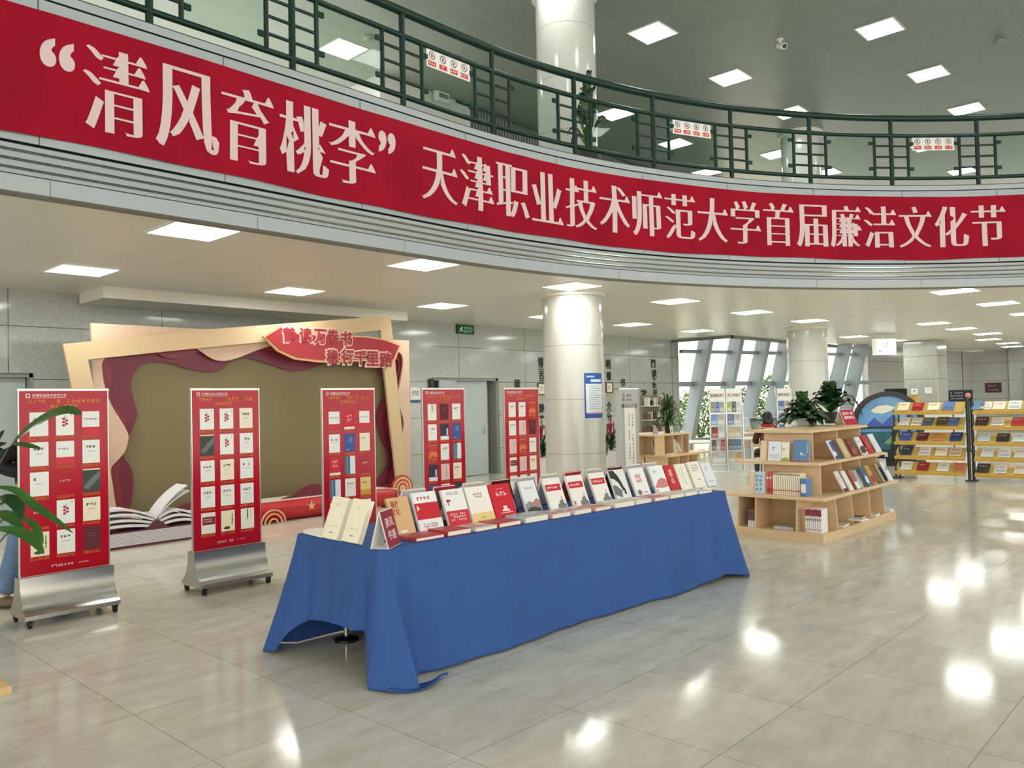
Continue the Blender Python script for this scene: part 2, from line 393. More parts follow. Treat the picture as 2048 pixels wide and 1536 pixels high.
# ---- columns (through both storeys)
for x, y in ((10.62, 8.45), (20.69, 8.70)):
    k = MB(); k.lathe([(.5, 0), (.5, ZC)], (x, y, 0), M_col, 48, caps=False); k.lathe([(.5, ZF), (.5, ZU)], (x, y, 0), M_col, 48, caps=False)
    k.lathe([(.5, 3.335), (.545, 3.345), (.56, 3.37), (.56, 3.40)], (x, y, 0), M_white, 48, caps=False)
    k.lathe([(.5, 8.40), (.56, 8.42), (.56, 8.50)], (x, y, 0), M_white, 48, caps=False)
    k.lathe([(.505, 0), (.505, .1), (.5, .104)], (x, y, 0), M_stonev, 48, caps=False)
    struct(k.build('column', smooth=True))

# ---- walls
YW = 12.96
w = MB()
for x0, x1, z0, z1 in ((-8, 2.55, 0, ZC), (2.55, 3.85, 2.2, ZC), (3.85, 11.45, 0, ZC), (11.45, 13.5, 2.2, ZC), (13.5, 21.0, 0, ZC)):
    w.box(x0, YW, z0, x1, YW + .32, z1, M_stone)
w.box(21.0, YW - .02, 0, 21.34, YW + .32, ZC, M_stonev)
struct(w.build('wall_back'))
YU = 13.2
w = MB(); w.box(10.4, YU, ZF, 13.0, YU + .2, ZU, mat('upper_wall_paint', (206, 206, 198), .6)); w.box(-16, 19.8, ZF, 10.4, 20.0, ZU, MATS['upper_wall_paint']); w.box(10.4, YU + .2, ZF, 10.6, 20, ZU, MATS['upper_wall_paint'])
for i in range(118):
    x = 13.0 + i * .1; w.box(x, YU + .02, ZF, x + .06, YU + .1, ZU - .06, mat('grey_slats', (120, 122, 124), .5))
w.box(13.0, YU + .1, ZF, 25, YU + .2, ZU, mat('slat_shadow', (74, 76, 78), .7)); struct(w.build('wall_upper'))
w = MB(); w.box(2.4, YW + .33, 0, 3.95, YW + .36, 2.4, M_dframe); w.box(11.3, YW + .33, 0, 13.65, YW + .36, 2.4, M_dframe); struct(w.build('wall_lining'))
# long lowered box in front of the wall, under the ceiling
w = MB(); w.box(4.45, 11.98, 3.235, 10.0, 12.9, ZC, mat('soffit_paint', (222, 220, 206), .45)); struct(w.build('trim_2'))
# doors
def door(name, x0, x1, y, leafs, handle_side):
    d = MB(); d.box(x0, y - .2, 2.14, x1, y - .05, 2.2, M_dframe); d.box(x0, y - .2, 0, x0 + .05, y - .05, 2.2, M_dframe); d.box(x1 - .05, y - .2, 0, x1, y - .05, 2.2, M_dframe)
    d.box(x0, y + .12, 0, x1, y + .16, 2.2, M_dframe); o = struct(d.build(name))
    for a, b in leafs:
        l = MB(); l.bev(a, y - .08, .01, b, y - .02, 2.14, M_doorg, .006); lo = l.build('door_leaf', o)
        h = MB(); hx = b - .1 if handle_side > 0 else a + .1
        h.tube([(hx, y - .085, 1.0), (hx, y - .13, 1.0), (hx - .11 * handle_side, y - .13, 1.0)], .011, M_chrome); h.box(hx - .02, y - .09, .93, hx + .02, y - .08, 1.12, M_chrome); h.build('door_handle', lo)
    return o
door('door_1', 2.55, 3.85, YW + .24, [(2.6, 3.79)], -1)
d2 = door('door_2', 11.45, 13.5, YW + .24, [(12.27, 13.27)], 1)
l = MB(); T = Matrix.Translation((12.22, YW + .1, 0)) @ Matrix.Rotation(math.radians(199), 4, 'Z'); l.bev(0, -.025, .01, .72, .025, 2.14, M_doorg, .006, T); l.build('door_leaf', d2)
# right side: slanted stone wall, end wall, square pilaster
w = MB()
def wall_run(a, b, z1, m, t=.25):
    d = (Vector(b) - Vector(a)).normalized(); n = Vector((-d.y, d.x)) * t
    p = [a, b, (b[0] + n.x, b[1] + n.y), (a[0] + n.x, a[1] + n.y)]; w.solid([[tuple(q) for q in p]], 0, z1, m)
wall_run((30.6, 10.62), (38.7, 9.15), ZC, M_stoner)
wall_run((38.7, 9.15), (39.0, -16), ZC, M_stoner)
struct(w.build('wall_right'))
w = MB(); w.bev(28.98, 7.85, 0, 30.1, 8.9, ZC, M_stonev, .03); struct(w.build('wall_pilaster'))
w = MB(); w.box(38.35, 6.5, 0, 38.6, 7.7, ZC, M_stonev); struct(w.build('wall_pier'))

# ---- leaning window wall at the far corner
W0, W1 = Vector((21.34, 13.0, 0)), Vector((30.5, 10.45, 0)); WD = (W1 - W0).normalized(); WN = Vector((-WD.y, WD.x, 0)); WLEN = (W1 - W0).length
def wp(t, z, o=0.0): return W0 + WD * t + WN * ((2.5 - z) * .3 + o) + Vector((0, 0, z))
def w_t(px, py):
    r = ray(px, py); a = Vector((r.x, r.y, 0)); k = (W0.x * WD.y - W0.y * WD.x) / (a.x * WD.y - a.y * WD.x); return (a * k - W0).dot(WD)
M_mull = mat('mullion_grey_paint', (150, 160, 166), .4); M_gl = glass_mat('window_glass', (236, 242, 240), .03)
win = MB(); ts = [w_t(x, 690) for x in (1340, 1391, 1452, 1505, 1550, 1608, 1668, 1700)]
for i in range(len(ts) - 1):
    win.quad(wp(ts[i], .35), wp(ts[i + 1], .35), wp(ts[i + 1], 4.3), wp(ts[i], 4.3), M_gl)
win_o = struct(win.build('window_1'))
for i, t in enumerate(ts[1:-1] + [ts[-1]]):
    m = MB(); hw = .085
    a = [wp(t - hw, 0, -.42), wp(t + hw, 0, -.42), wp(t + hw, 0, .06), wp(t - hw, 0, .06)]; b = [wp(t - hw, 4.4, -.42), wp(t + hw, 4.4, -.42), wp(t + hw, 4.4, .06), wp(t - hw, 4.4, .06)]
    m.add(a + b, [(0, 1, 5, 4), (1, 2, 6, 5), (2, 3, 7, 6), (3, 0, 4, 7)], M_mull); m.build('mullion', win_o)
for z, h in ((.33, .06), (2.08, .07), (3.06, .05), (4.3, .05)):
    m = MB(); a = [wp(0, z - h, -.1), wp(WLEN, z - h, -.1), wp(WLEN, z - h, .05), wp(0, z - h, .05)]; b = [wp(0, z + h, -.1), wp(WLEN, z + h, -.1), wp(WLEN, z + h, .05), wp(0, z + h, .05)]
    m.add(a + b, [(0, 1, 5, 4), (1, 2, 6, 5), (2, 3, 7, 6), (3, 0, 4, 7), (4, 5, 6, 7), (0, 3, 2, 1)], M_mull); m.build('transom', win_o)
m = MB(); m.box(21.0, 11.0, 3.32, 30.7, 11.14, 3.42, mat('ceiling_edge_trim', (120, 124, 122), .5), Matrix.Rotation(0, 4, 'Z')); m.box(20.98, 11.0, 3.32, 21.1, 13.0, 3.42, MATS['ceiling_edge_trim']); struct(m.build('trim_3'))

# ---- lamps set flush in the ceilings
M_lamp_l = mat('lamp_low', (251, 253, 246), .5, emit=LAMP_LOW); M_lamp_h = mat('lamp_high', (250, 254, 250), .5, emit=LAMP_HIGH)
M_lframe = mat('lamp_frame', (230, 228, 220), .4)
def make_lamp(m):
    t = thing('ceiling_light', 'lamp', 'ceiling light'); a = MB(); h = .355
    a.solid([[(-h, -h), (h, -h), (h, h), (-h, h)], [(-.325, -.325), (.325, -.325), (.325, .325), (-.325, .325)]], -.012, .0, M_lframe); a.build('frame', t)
    d = MB(); d.box(-.325, -.325, -.008, .325, .325, -.001, m); d.build('diffuser', t); return t
def lamps(m, z, rows):
    first = None
    for y, xs, label, group in rows:
        for i, x in enumerate(xs):
            yy = y if not isinstance(y, (list, tuple)) else y[i]
            M = Matrix.Translation((x, yy, z)); lab = label % ordinal(i) if '%' in label else label
            if first is None: first = make_lamp(m); first.matrix_basis = M; first['label'] = lab; first['group'] = group; o = first
            else: dup(first, M, lab, group)
GL, GU = 'square light panels in the low ceiling', 'square light panels in the high ceiling'
lamps(M_lamp_l, ZC - .001, [
    (7.79, [3.76, 6.78, 9.8, 12.79, 15.77, 18.72], 'square light panel in the low ceiling behind the banner, %s from left', GL),
    (10.8, [.76, 3.76, 6.8, 9.83, 12.83, 15.83, 18.8], 'square light panel in the low ceiling along the stone wall, %s from left', GL),
    ([3.92, 3.88, 3.9, 3.9], [15.67, 18.6, 21.6, 24.6], 'square light panel in the low ceiling at far right, %s from the banner', GL),
    ([6.1, 6.1, 6.1, 6.75, 6.8], [22.3, 24.9, 27.8, 30.8, 33.9], 'square light panel in the low ceiling over the yellow racks, %s from front', GL),
    ([3.9, 3.9, 3.9, 7.2], [27.6, 30.6, 33.6, 36.6], 'added square light panel in the low ceiling, unseen beyond the picture right, %s from front', GL),  # unseen panels added to brighten the right-hand wall
    ([9.05, 8.9], [24.96, 28.1], 'square light panel in the low ceiling past the second column, %s one', GL)])
lamps(M_lamp_h, ZU - .001, [
    (8.19, [3.9, 6.9, 9.9, 12.92, 15.94, 18.95], 'square light panel in the high ceiling over the rail, %s from left', GU),
    (5.08, [6.9, 9.9, 12.9, 15.88, 18.88, 21.9], 'square light panel in the high ceiling over the open hall, %s from left', GU),
    (12.76, [9.19], 'square light panel in the high ceiling by the white upper wall', GU),
    (2.0, [3.9, 9.9, 15.88, 21.9], 'added unseen square light panel in the high ceiling above the hall front, %s from left', GU),  # out of view, added to light the open hall
    (-1.1, [.9, 6.9, 12.9, 18.9], 'added unseen square light panel in the high ceiling behind the viewer, %s from left', GU),  # added for illumination, none of this row is in view
    ([11.2, 11.4, 12.2, 9.93, 9.65, 6.67, 6.66], [15.9, 18.95, 22.05, 21.9, 24.85, 24.4, 27.9], 'square light panel in the high ceiling deep behind the rail, %s from left', GU)])
# ------------------------------------------------------------------ banner
M_red = mat('banner_cloth', (150, 8, 36), .65, var=.12, scale=1.6, spec=.12)
M_pale = mat('banner_letters', (214, 190, 190), .5)
bn = thing('banner', 'long red cloth banner with pale pink lettering hung along the curved balcony edge', 'banner')
b = MB(); ss = run(-9.5, 12.3, .06); zs = [3.87, 3.9, 3.98, 4.1, 4.25, 4.4, 4.55, 4.7, 4.82, 4.89, 4.925]
def wob(s, z):
    e = 1 - min(1, abs(z - 4.4) / .53) ** 2
    lo = max(0, (4.15 - z) / .28)
    return .028 + .004 * math.sin(2.1 * s + 6 * z) * e + .003 * math.sin(5.3 * s - 9 * z) + .007 * lo * math.sin(3.7 * s + 1.3) * math.sin(1.1 * s) + .003 * math.sin(11 * s + 14 * z) * max(0, math.sin(.9 * s))
v = []
for s in ss:
    for k, z in enumerate(zs):
        zz = z + (.012 * math.sin(1.3 * s) + .006 * math.sin(4.1 * s) if k == 0 else .006 * math.sin(1.7 * s + 1) if k == len(zs) - 1 else 0)
        v.append(P(s, wob(s, z), zz))
n = len(zs); b.add(v, [(i * n + j, (i + 1) * n + j, (i + 1) * n + j + 1, i * n + j + 1) for i in range(len(ss) - 1) for j in range(n - 1)], M_red)
b.build('cloth', bn, smooth=True)
GL_ = [('“', -4.58, -4.31, 4.47, 4.72), ('清', -4.25, -3.69, 4.03, 4.77), ('风', -3.64, -3.03, 4.02, 4.78), ('育', -3.0, -2.44, 4.03, 4.76), ('桃', -2.38, -1.79, 4.03, 4.77), ('李', -1.78, -1.16, 4.05, 4.75), ('”', -1.12, -.87, 4.49, 4.74)]
GL_ += [(c, -.48 + .626 * i, .105 + .626 * i, 4.07, 4.76) for i, c in enumerate("天津职业技术师范大学首届廉洁文化节")]
for ch, s0, s1, z0, z1 in GL_:
    v, fc, (a, bb, c, d) = text2d(ch, 0.03 if ch in '“”' else 0.0, ch not in '“”')
    pts = []
    for x, y, l in v:
        ps, pz = s0 + (x - a) / (c - a) * (s1 - s0), z0 + (y - bb) / (d - bb) * (z1 - z0); pts.append(P(ps, wob(ps, pz) + .006 + l, pz))
    lt = MB(); lt.add(pts, fc, M_pale); lt.build('banner_character', bn)


# ------------------------------------------------------------------ balcony railing
rl = thing('balcony_railing', 'dark green metal balcony railing with glass infill panels above the banner', 'railing')
ro = -.05
def bar_run(name, z, r, s0=-9.8, s1=13.0):
    m = MB(); m.tube([P(s, ro, z) for s in run(s0, s1, .25)], r, M_green, 10); m.build(name, rl, smooth=True)
bar_run('handrail', 6.28, .055); bar_run('mid_rail', 5.985, .034); bar_run('lower_rail', 5.262, .032)
posts = [-3.64 - 4.47 + 1.487 * i for i in range(15)]
def at_s(s, z=0.0):
    t = PT(s); p = P(s, ro, z); return Matrix(((t.x, -t.y, 0, p.x), (t.y, t.x, 0, p.y), (0, 0, 1, p.z), (0, 0, 0, 1)))
pm = MB(); pm.tube([(0, 0, 5.1), (0, 0, 6.27)], .036, M_green, 12); pm.lathe([(.06, 0), (.06, .012), (.035, .02)], (0, 0, 5.1), M_green, 14)
fm = MB()
for x in (-.3, .3): fm.tube([(x, 0, 5.262), (x, 0, 5.985)], .026, M_green, 8)
for z in (5.44, 5.625, 5.81): fm.tube([(-.3, 0, z), (.3, 0, z)], .018, M_green, 8)
gm = MB(); gm.box(-.425, -.005, 5.30, .425, .005, 5.955, M_clear)
gk = MB(); gk.box(-.035, -.014, -.028, .035, .014, .028, M_green)
first = {}
for i, s in enumerate(posts):
    for nm, mb_, ps in (('post', pm, s), ('ladder_frame', fm, s)) + ((('glass_panel', gm, s + .7435),) if i < len(posts) - 1 else ()):
        if nm not in first: o = mb_.build(nm, rl, smooth=nm == 'post', M=at_s(ps)); first[nm] = o
        else: o = first[nm].copy(); C.objects.link(o); o.parent = rl; o.matrix_basis = at_s(ps)
        if nm == 'glass_panel':
            for x in (-.385, .385):
                for z in (5.42, 5.85):
                    if 'clamp' not in first: q = first['clamp'] = gk.build('glass_clamp', o)
                    else: q = first['clamp'].copy(); C.objects.link(q); q.parent = o
                    q.location = (x, 0, z)
# safety notices stuck on the glass
def notice(i, dx, label):
    s = posts[i] + .7435 + dx; t = thing('safety_notice', label, 'sign', group='safety notices on the railing glass', M=at_s(s) @ Matrix.Translation((0, -.007, 0)))
    m = MB(); m.box(-.37, -.003, 5.735, .36, 0, 5.952, mat('notice_paper', (226, 226, 222), .5)); m.build('sheet', t)
    T = Matrix(((1, 0, 0, 0), (0, 0, -1, -.004), (0, 1, 0, 0), (0, 0, 0, 1))); p = MB(); rd = ink((196, 62, 58)); bk = ink((52, 44, 40))
    for k in range(4):
        cx = -.28 + .18 * k; c = [(cx + .05 * math.cos(a * PI / 12), 5.885 + .05 * math.sin(a * PI / 12)) for a in range(24)]; c2 = [(cx + .04 * math.cos(a * PI / 12), 5.885 + .04 * math.sin(a * PI / 12)) for a in range(24)]
        p.flat([c, c2], bk, T); p.flat([[(cx - .03, 5.91), (cx - .026, 5.916), (cx + .032, 5.862), (cx + .028, 5.856)]], rd, T, .0006)
        p.flat([[(cx - .012, 5.86), (cx + .004, 5.862), (cx + .012, 5.9), (cx - .002, 5.912), (cx - .014, 5.895)]], bk, T, .0003)
        p.rect(cx - .065, 5.755, cx + .065, 5.815, rd, T); p.lines(cx - .058, 5.762, cx + .058, 5.81, 1, ink((240, 214, 208)), T, .0006, .7)
    p.build('pictograms', t)
pi_ = lambda px: min(range(len(posts)), key=lambda i: abs(posts[i] - s_at(px, 250)[0]))
notice(pi_(801), 0, 'white notice with four round prohibition symbols on the railing glass left of the upper column')
notice(pi_(1311), 0, 'white notice with four round symbols on the railing glass between the two upper columns')
notice(pi_(1787), 0, 'white notice with four round symbols on the railing glass at the far right')
# things on the upper floor and on the high ceiling
M_wplastic = mat('white_plastic', (226, 226, 222), .35)
def sign_box(name, label, cat, p, w_, h_, body, rot=0.0):
    t = thing(name, label, cat, M=Matrix.Translation(p) @ Matrix.Rotation(rot, 4, 'Z'))
    m = MB(); m.bev(-w_ / 2, 0, -h_ / 2, w_ / 2, .05, h_ / 2, mat('sign_dark_green', (10, 34, 24), .3), .004); m.build('case', t)
    T = Matrix(((1, 0, 0, 0), (0, 0, -1, -.002), (0, 1, 0, 0), (0, 0, 0, 1))); q = MB(); g = mat('exit_glow', (110, 206, 130), .5, emit=.22)
    q.text('安全出口', -w_ * .12, h_ * .02, w_ * .44, h_ * .34, g, T, thick=.01); q.build('lettering', t); q = MB(); q.text('EXIT', -w_ * .1, -h_ * .36, w_ * .4, -h_ * .08, g, T)
    q.build('lettering', t); q = MB(); q.flat([[(-.4 * w_, -.3 * h_), (-.33 * w_, -.3 * h_), (-.29 * w_, -.06 * h_), (-.22 * w_, -.28 * h_), (-.16 * w_, -.26 * h_), (-.25 * w_, .08 * h_), (-.17 * w_, .12 * h_), (-.19 * w_, .18 * h_), (-.3 * w_, .16 * h_), (-.38 * w_, .0), (-.34 * w_, -.04 * h_)]], g, T)
    q.ball((-.24 * w_, .26 * h_, 0), (.035 * w_, .07 * h_, .001), g, 10, T); q.build('running_figure', t); return t
sign_box('exit_sign', 'dark green emergency exit sign high on the stone wall above the grey double door', 'sign', at_y(932, 659, YW - .05), .52, .2, '')
sign_box('exit_sign', 'dark exit sign on the white upper wall seen through the railing', 'sign', at_y(928, 200, YU - .06), .42, .2, '')
t = thing('wall_air_heater', 'rounded white unit on the upper wall beside the exit sign', 'wall unit', at_y(878, 190, YU - .002)); m = MB(); m.bev(-.22, -.16, -.2, .22, 0, .2, M_wplastic, .06)
m.box(-.14, -.163, -.12, .14, -.158, -.02, mat('grille_grey', (120, 122, 122), .5)); m.build('housing', t)
p = at_z(1560, 78, ZU)
t = thing('security_camera', 'white bullet security camera on the high ceiling', 'camera', p); m = MB(); m.lathe([(.06, -.03), (.06, 0)], (0, 0, 0), M_wplastic, 16); m.tube([(0, 0, -.02), (0, 0, -.12)], .02, M_wplastic); m.build('bracket', t, smooth=True)
m = MB(); m.tube([(.05, .05, -.1), (-.08, -.12, -.2)], [.055, .06], M_wplastic, 14); m.tube([(-.08, -.12, -.2), (-.084, -.125, -.203)], .045, M_black, 14); m.build('body', t, smooth=True)
for px, py, lab in ((737, 73, 'round grey detector on the high ceiling above the left railing'), (1998, 82, 'round dark detector on the high ceiling at the far right')):
    t = thing('smoke_detector', lab, 'smoke detector', at_z(px, py, ZU), group='detectors on the high ceiling'); m = MB(); m.lathe([(.03, -.07), (.07, -.05), (.1, -.03), (.1, 0)], (0, 0, 0), mat('detector_grey', (150, 152, 148), .5), 18); m.build('housing', t, smooth=True)
# ------------------------------------------------------------------ long display table under the blue cloth
M_cloth = mat('blue_cloth', (54, 87, 150), .75, var=.05, scale=5, spec=.25)
tx = Vector((3.80, -.20, 0)).normalized(); ty = Vector((-tx.y, tx.x, 0)); TO = Vector((2.965, 3.84, 0)); TL, TW, TH = 3.80, .98, .752
TM = Matrix(((tx.x, ty.x, 0, TO.x), (tx.y, ty.y, 0, TO.y), (0, 0, 1, 0), (0, 0, 0, 1)))
def tw(x, y, z=0.0): return TM @ Vector((x, y, z))
ft = thing('folding_table', 'long folding table hidden under the blue cloth, one steel leg showing', 'table', M=TM)
m = MB(); m.box(.03, .03, TH - .045, TL - .03, TW - .03, TH - .006, M_wplastic); m.build('table_top', ft)
for x in (.3, 1.3, 2.5, 3.5):
    for y in (.12, TW - .12):
        m = MB(); m.tube([(x, y, .03), (x, y, TH - .045)], .02, M_chrome, 10); lo = m.build('leg', ft, smooth=True)
        m = MB(); m.lathe([(.085, 0), (.085, .018), (.03, .035)], (x, y, 0), M_black, 16); m.build('foot', lo, smooth=True)
cl = MB()
per = []                                        # outline run: 0 = near-left corner, going along the front, right end, back, left end
rc = .035
def corner(cx, cy, a0):
    for i in range(5): a = math.radians(a0 + 22.5 * i); per.append((cx + rc * math.cos(a), cy + rc * math.sin(a), math.cos(a), math.sin(a)))
def side(x0, y0, x1, y1, nx, ny, n):
    for i in range(1, n): per.append((x0 + (x1 - x0) * i / n, y0 + (y1 - y0) * i / n, nx, ny))
corner(rc, rc, 180); side(rc, 0, TL - rc, 0, 0, -1, 110); corner(TL - rc, rc, 270); side(TL, rc, TL, TW - rc, 1, 0, 28); corner(TL - rc, TW - rc, 0); side(TL - rc, TW, rc, TW, 0, 1, 70); corner(rc, TW - rc, 90); side(0, TW - rc, 0, rc, -1, 0, 44)
def bump(x, c, w): return math.exp(-((x - c) / w) ** 2)
def drape(x, y, nx, ny, t):
    """t 0..1 down the skirt -> offset out, sideways, height"""
    ang = math.atan2(ny, nx); hem, out, sd, fold = .008, .0, 0.0, 0.0
    if ny < -.99:                               # long front
        u = x; hem = .012 + .03 * bump(u, 3.55, .25) + .02 * bump(u, 1.9, .5) * 0
        out = .11 + .03 * math.sin(2.1 * u + .5) - .05 * bump(u, 3.35, .35)
        fold = .012 * math.sin(7.3 * u + 1.2 * math.sin(2.2 * u)) + .006 * math.sin(17 * u)
        out += .2 * bump(u, 0, .09) + .1 * bump(u, TL, .10); fold += -.05 * bump(u, .2, .08) - .03 * bump(u, TL - .18, .07)
    elif nx < -.99:                             # left end: short, arched
        u = y; hem = .245 + .015 * math.sin(4 * u + .5) - .26 * bump(u, TW + .03, .15) - .26 * bump(u, -.02, .045)
        out = .05 + .13 * bump(u, TW, .2) + .06 * bump(u, 0, .05); fold = .012 * math.sin(9 * u) - .05 * bump(u, .78, .06) - .05 * bump(u, .16, .05)
    elif nx > .99:
        u = y; out = .07 + .1 * bump(u, 0, .12) + .1 * bump(u, TW, .12); fold = .015 * math.sin(9 * u) - .05 * bump(u, .2, .07)
    elif ny > .99: out = .08; fold = .012 * math.sin(6 * x)
    else:
        if nx < 0 and ny < 0: out = .25
        elif nx < 0: out = .24
        else: out = .2
    return hem, out, fold
NT = 44; v = []; NP = len(per)
for k in range(NT + 1):
    t = k / NT
    for (x, y, nx, ny) in per:
        hem, out, fold = drape(x, y, nx, ny, t); top = TH + .004
        z = top - .012 * min(1, t * 14) - (top - .012 - hem) * max(0, t - .03) / .97
        o = out * t ** 1.15 + fold * min(1, t * 2.5) * (.35 + .65 * t)
        if ny < -.99: o += .005 * math.exp(-((t - .2) / .016) ** 2) + .004 * bump(x, 1.55, .03) + .004 * bump(x, 2.72, .03)
        if nx < -.99: o += .007 * bump(y, .47, .022) + .004 * math.exp(-((t - .34 - .3 * (y - .5) ** 2) / .03) ** 2)
        kx, ky = (.72, 1.12) if (nx < -.01 and ny < -.01 and ny > -.99) else (1, 1)
        v.append((x + nx * o * kx, y + ny * o * ky, z))
fcs = [(k * NP + i, (k + 1) * NP + i, (k + 1) * NP + (i + 1) % NP, k * NP + (i + 1) % NP) for k in range(NT) for i in range(NP)]
# inner edge of the top, a little higher than the rim
ins = [(max(.03, min(TL - .03, x - nx * .05)), max(.03, min(TW - .03, y - ny * .05)), TH + .006) for (x, y, nx, ny) in per]
b0 = len(v); v += ins; fcs += [(i, (i + 1) % NP, b0 + (i + 1) % NP, b0 + i) for i in range(NP)]; fcs.append(tuple(range(b0, b0 + NP)))
cl.add(v, fcs, M_cloth)
# the corner's spare cloth lying on the floor
def tail(u, w):
    x = -.13 + .42 * u; y = -.20 + .0 * u - (.10 * math.sin(PI * min(1, u * 1.1)) + .02) * w - .06 * u
    return (x, y + .03 * u, .014 + .012 * math.sin(7 * u + 3 * w) + .008 * w)
cl.grid(tail, 16, 8, M_cloth)
tc = cl.build('tablecloth', smooth=True, M=TM); tag(tc, 'royal blue cloth draped over the long table, trailing on the floor', 'tablecloth')
so = tc.modifiers.new('thickness', 'SOLIDIFY'); so.thickness = .004; so.offset = 1
ZT = TH + .0115

# ------------------------------------------------------------------ books: cover + pages, printed front
M_page = mat('book_pages', (238, 232, 214), .8)
def book_parts(parent, w, h, t, cover, design=(), spine=None, rnd=None, marks=()):
    """x width, y height, z thickness; front at z = t"""
    c = mat('cover_%02x%02x%02x' % tuple(cover), cover, .38); sp = c if spine is None else mat('cover_%02x%02x%02x' % tuple(spine), spine, .38)
    b = MB(); e = .0022; b.box(0, 0, 0, w, h, e, c); b.box(0, 0, t - e, w, h, t, c); b.box(-.001, 0, 0, e, h, t, sp)
    T = Matrix.Translation((0, 0, t + .0006))
    for i, d in enumerate(design):
        k = d[0]; z = i * .00035
        if k == 'r': b.rect(d[1] * w, d[2] * h, d[3] * w, d[4] * h, ink(d[5]), T, z)
        elif k == 'l': b.lines(d[1] * w, d[2] * h, d[3] * w, d[4] * h, d[6] if len(d) > 6 else 1, ink(d[5]), T, z, .8, rnd)
        elif k == 't': b.text(d[6], d[1] * w, d[2] * h, d[3] * w, d[4] * h, ink(d[5]), T, z, .02, zl=.2)
        elif k == 'p': b.flat([[(x * w, y * h) for x, y in d[2]]], ink(d[1]), T, z)
    Ts = frame((-.0018, 0, 0), (0, 0, 1), (0, 1, 0))
    for (a, q, col) in marks: b.rect(.0, a * h, t, q * h, ink(col), Ts)
    b.build('cover', parent)
    p = MB(); p.box(.004, .003, e, w - .003, h - .003, t - e, M_page); p.build('pages', parent)
CRM, WHT, RED_, KRF = (246, 240, 218), (236, 236, 234), (196, 20, 44), (214, 178, 128)
G3, BLK = (120, 120, 122), (34, 32, 34)
def lean(x, y, ang=22, face=-1, z=None, rz=0.0):
    """matrix of a book leaning back; face -1 shows its front to the table's front (-y), +1 to the back, 0 to the left end"""
    a = math.radians(ang); z = ZT if z is None else z
    if face == -1: X, Y = (1, 0, 0), (0, math.sin(a), math.cos(a))
    elif face == 1: X, Y = (-1, 0, 0), (0, -math.sin(a), math.cos(a))
    else: X, Y = (0, -1, 0), (math.sin(a), 0, math.cos(a))
    R_ = Matrix.Rotation(rz, 3, 'Z'); return TM @ frame((x, y, z), R_ @ Vector(X), R_ @ Vector(Y))
tower = lambda s=0: ('p', G3, [(.45, .05), (.95, .05), (.95, .16), (.86, .2), (.84, .3), (.8, .3), (.78, .42), (.76, .42), (.75, .3), (.62, .28), (.6, .2), (.48, .18)])
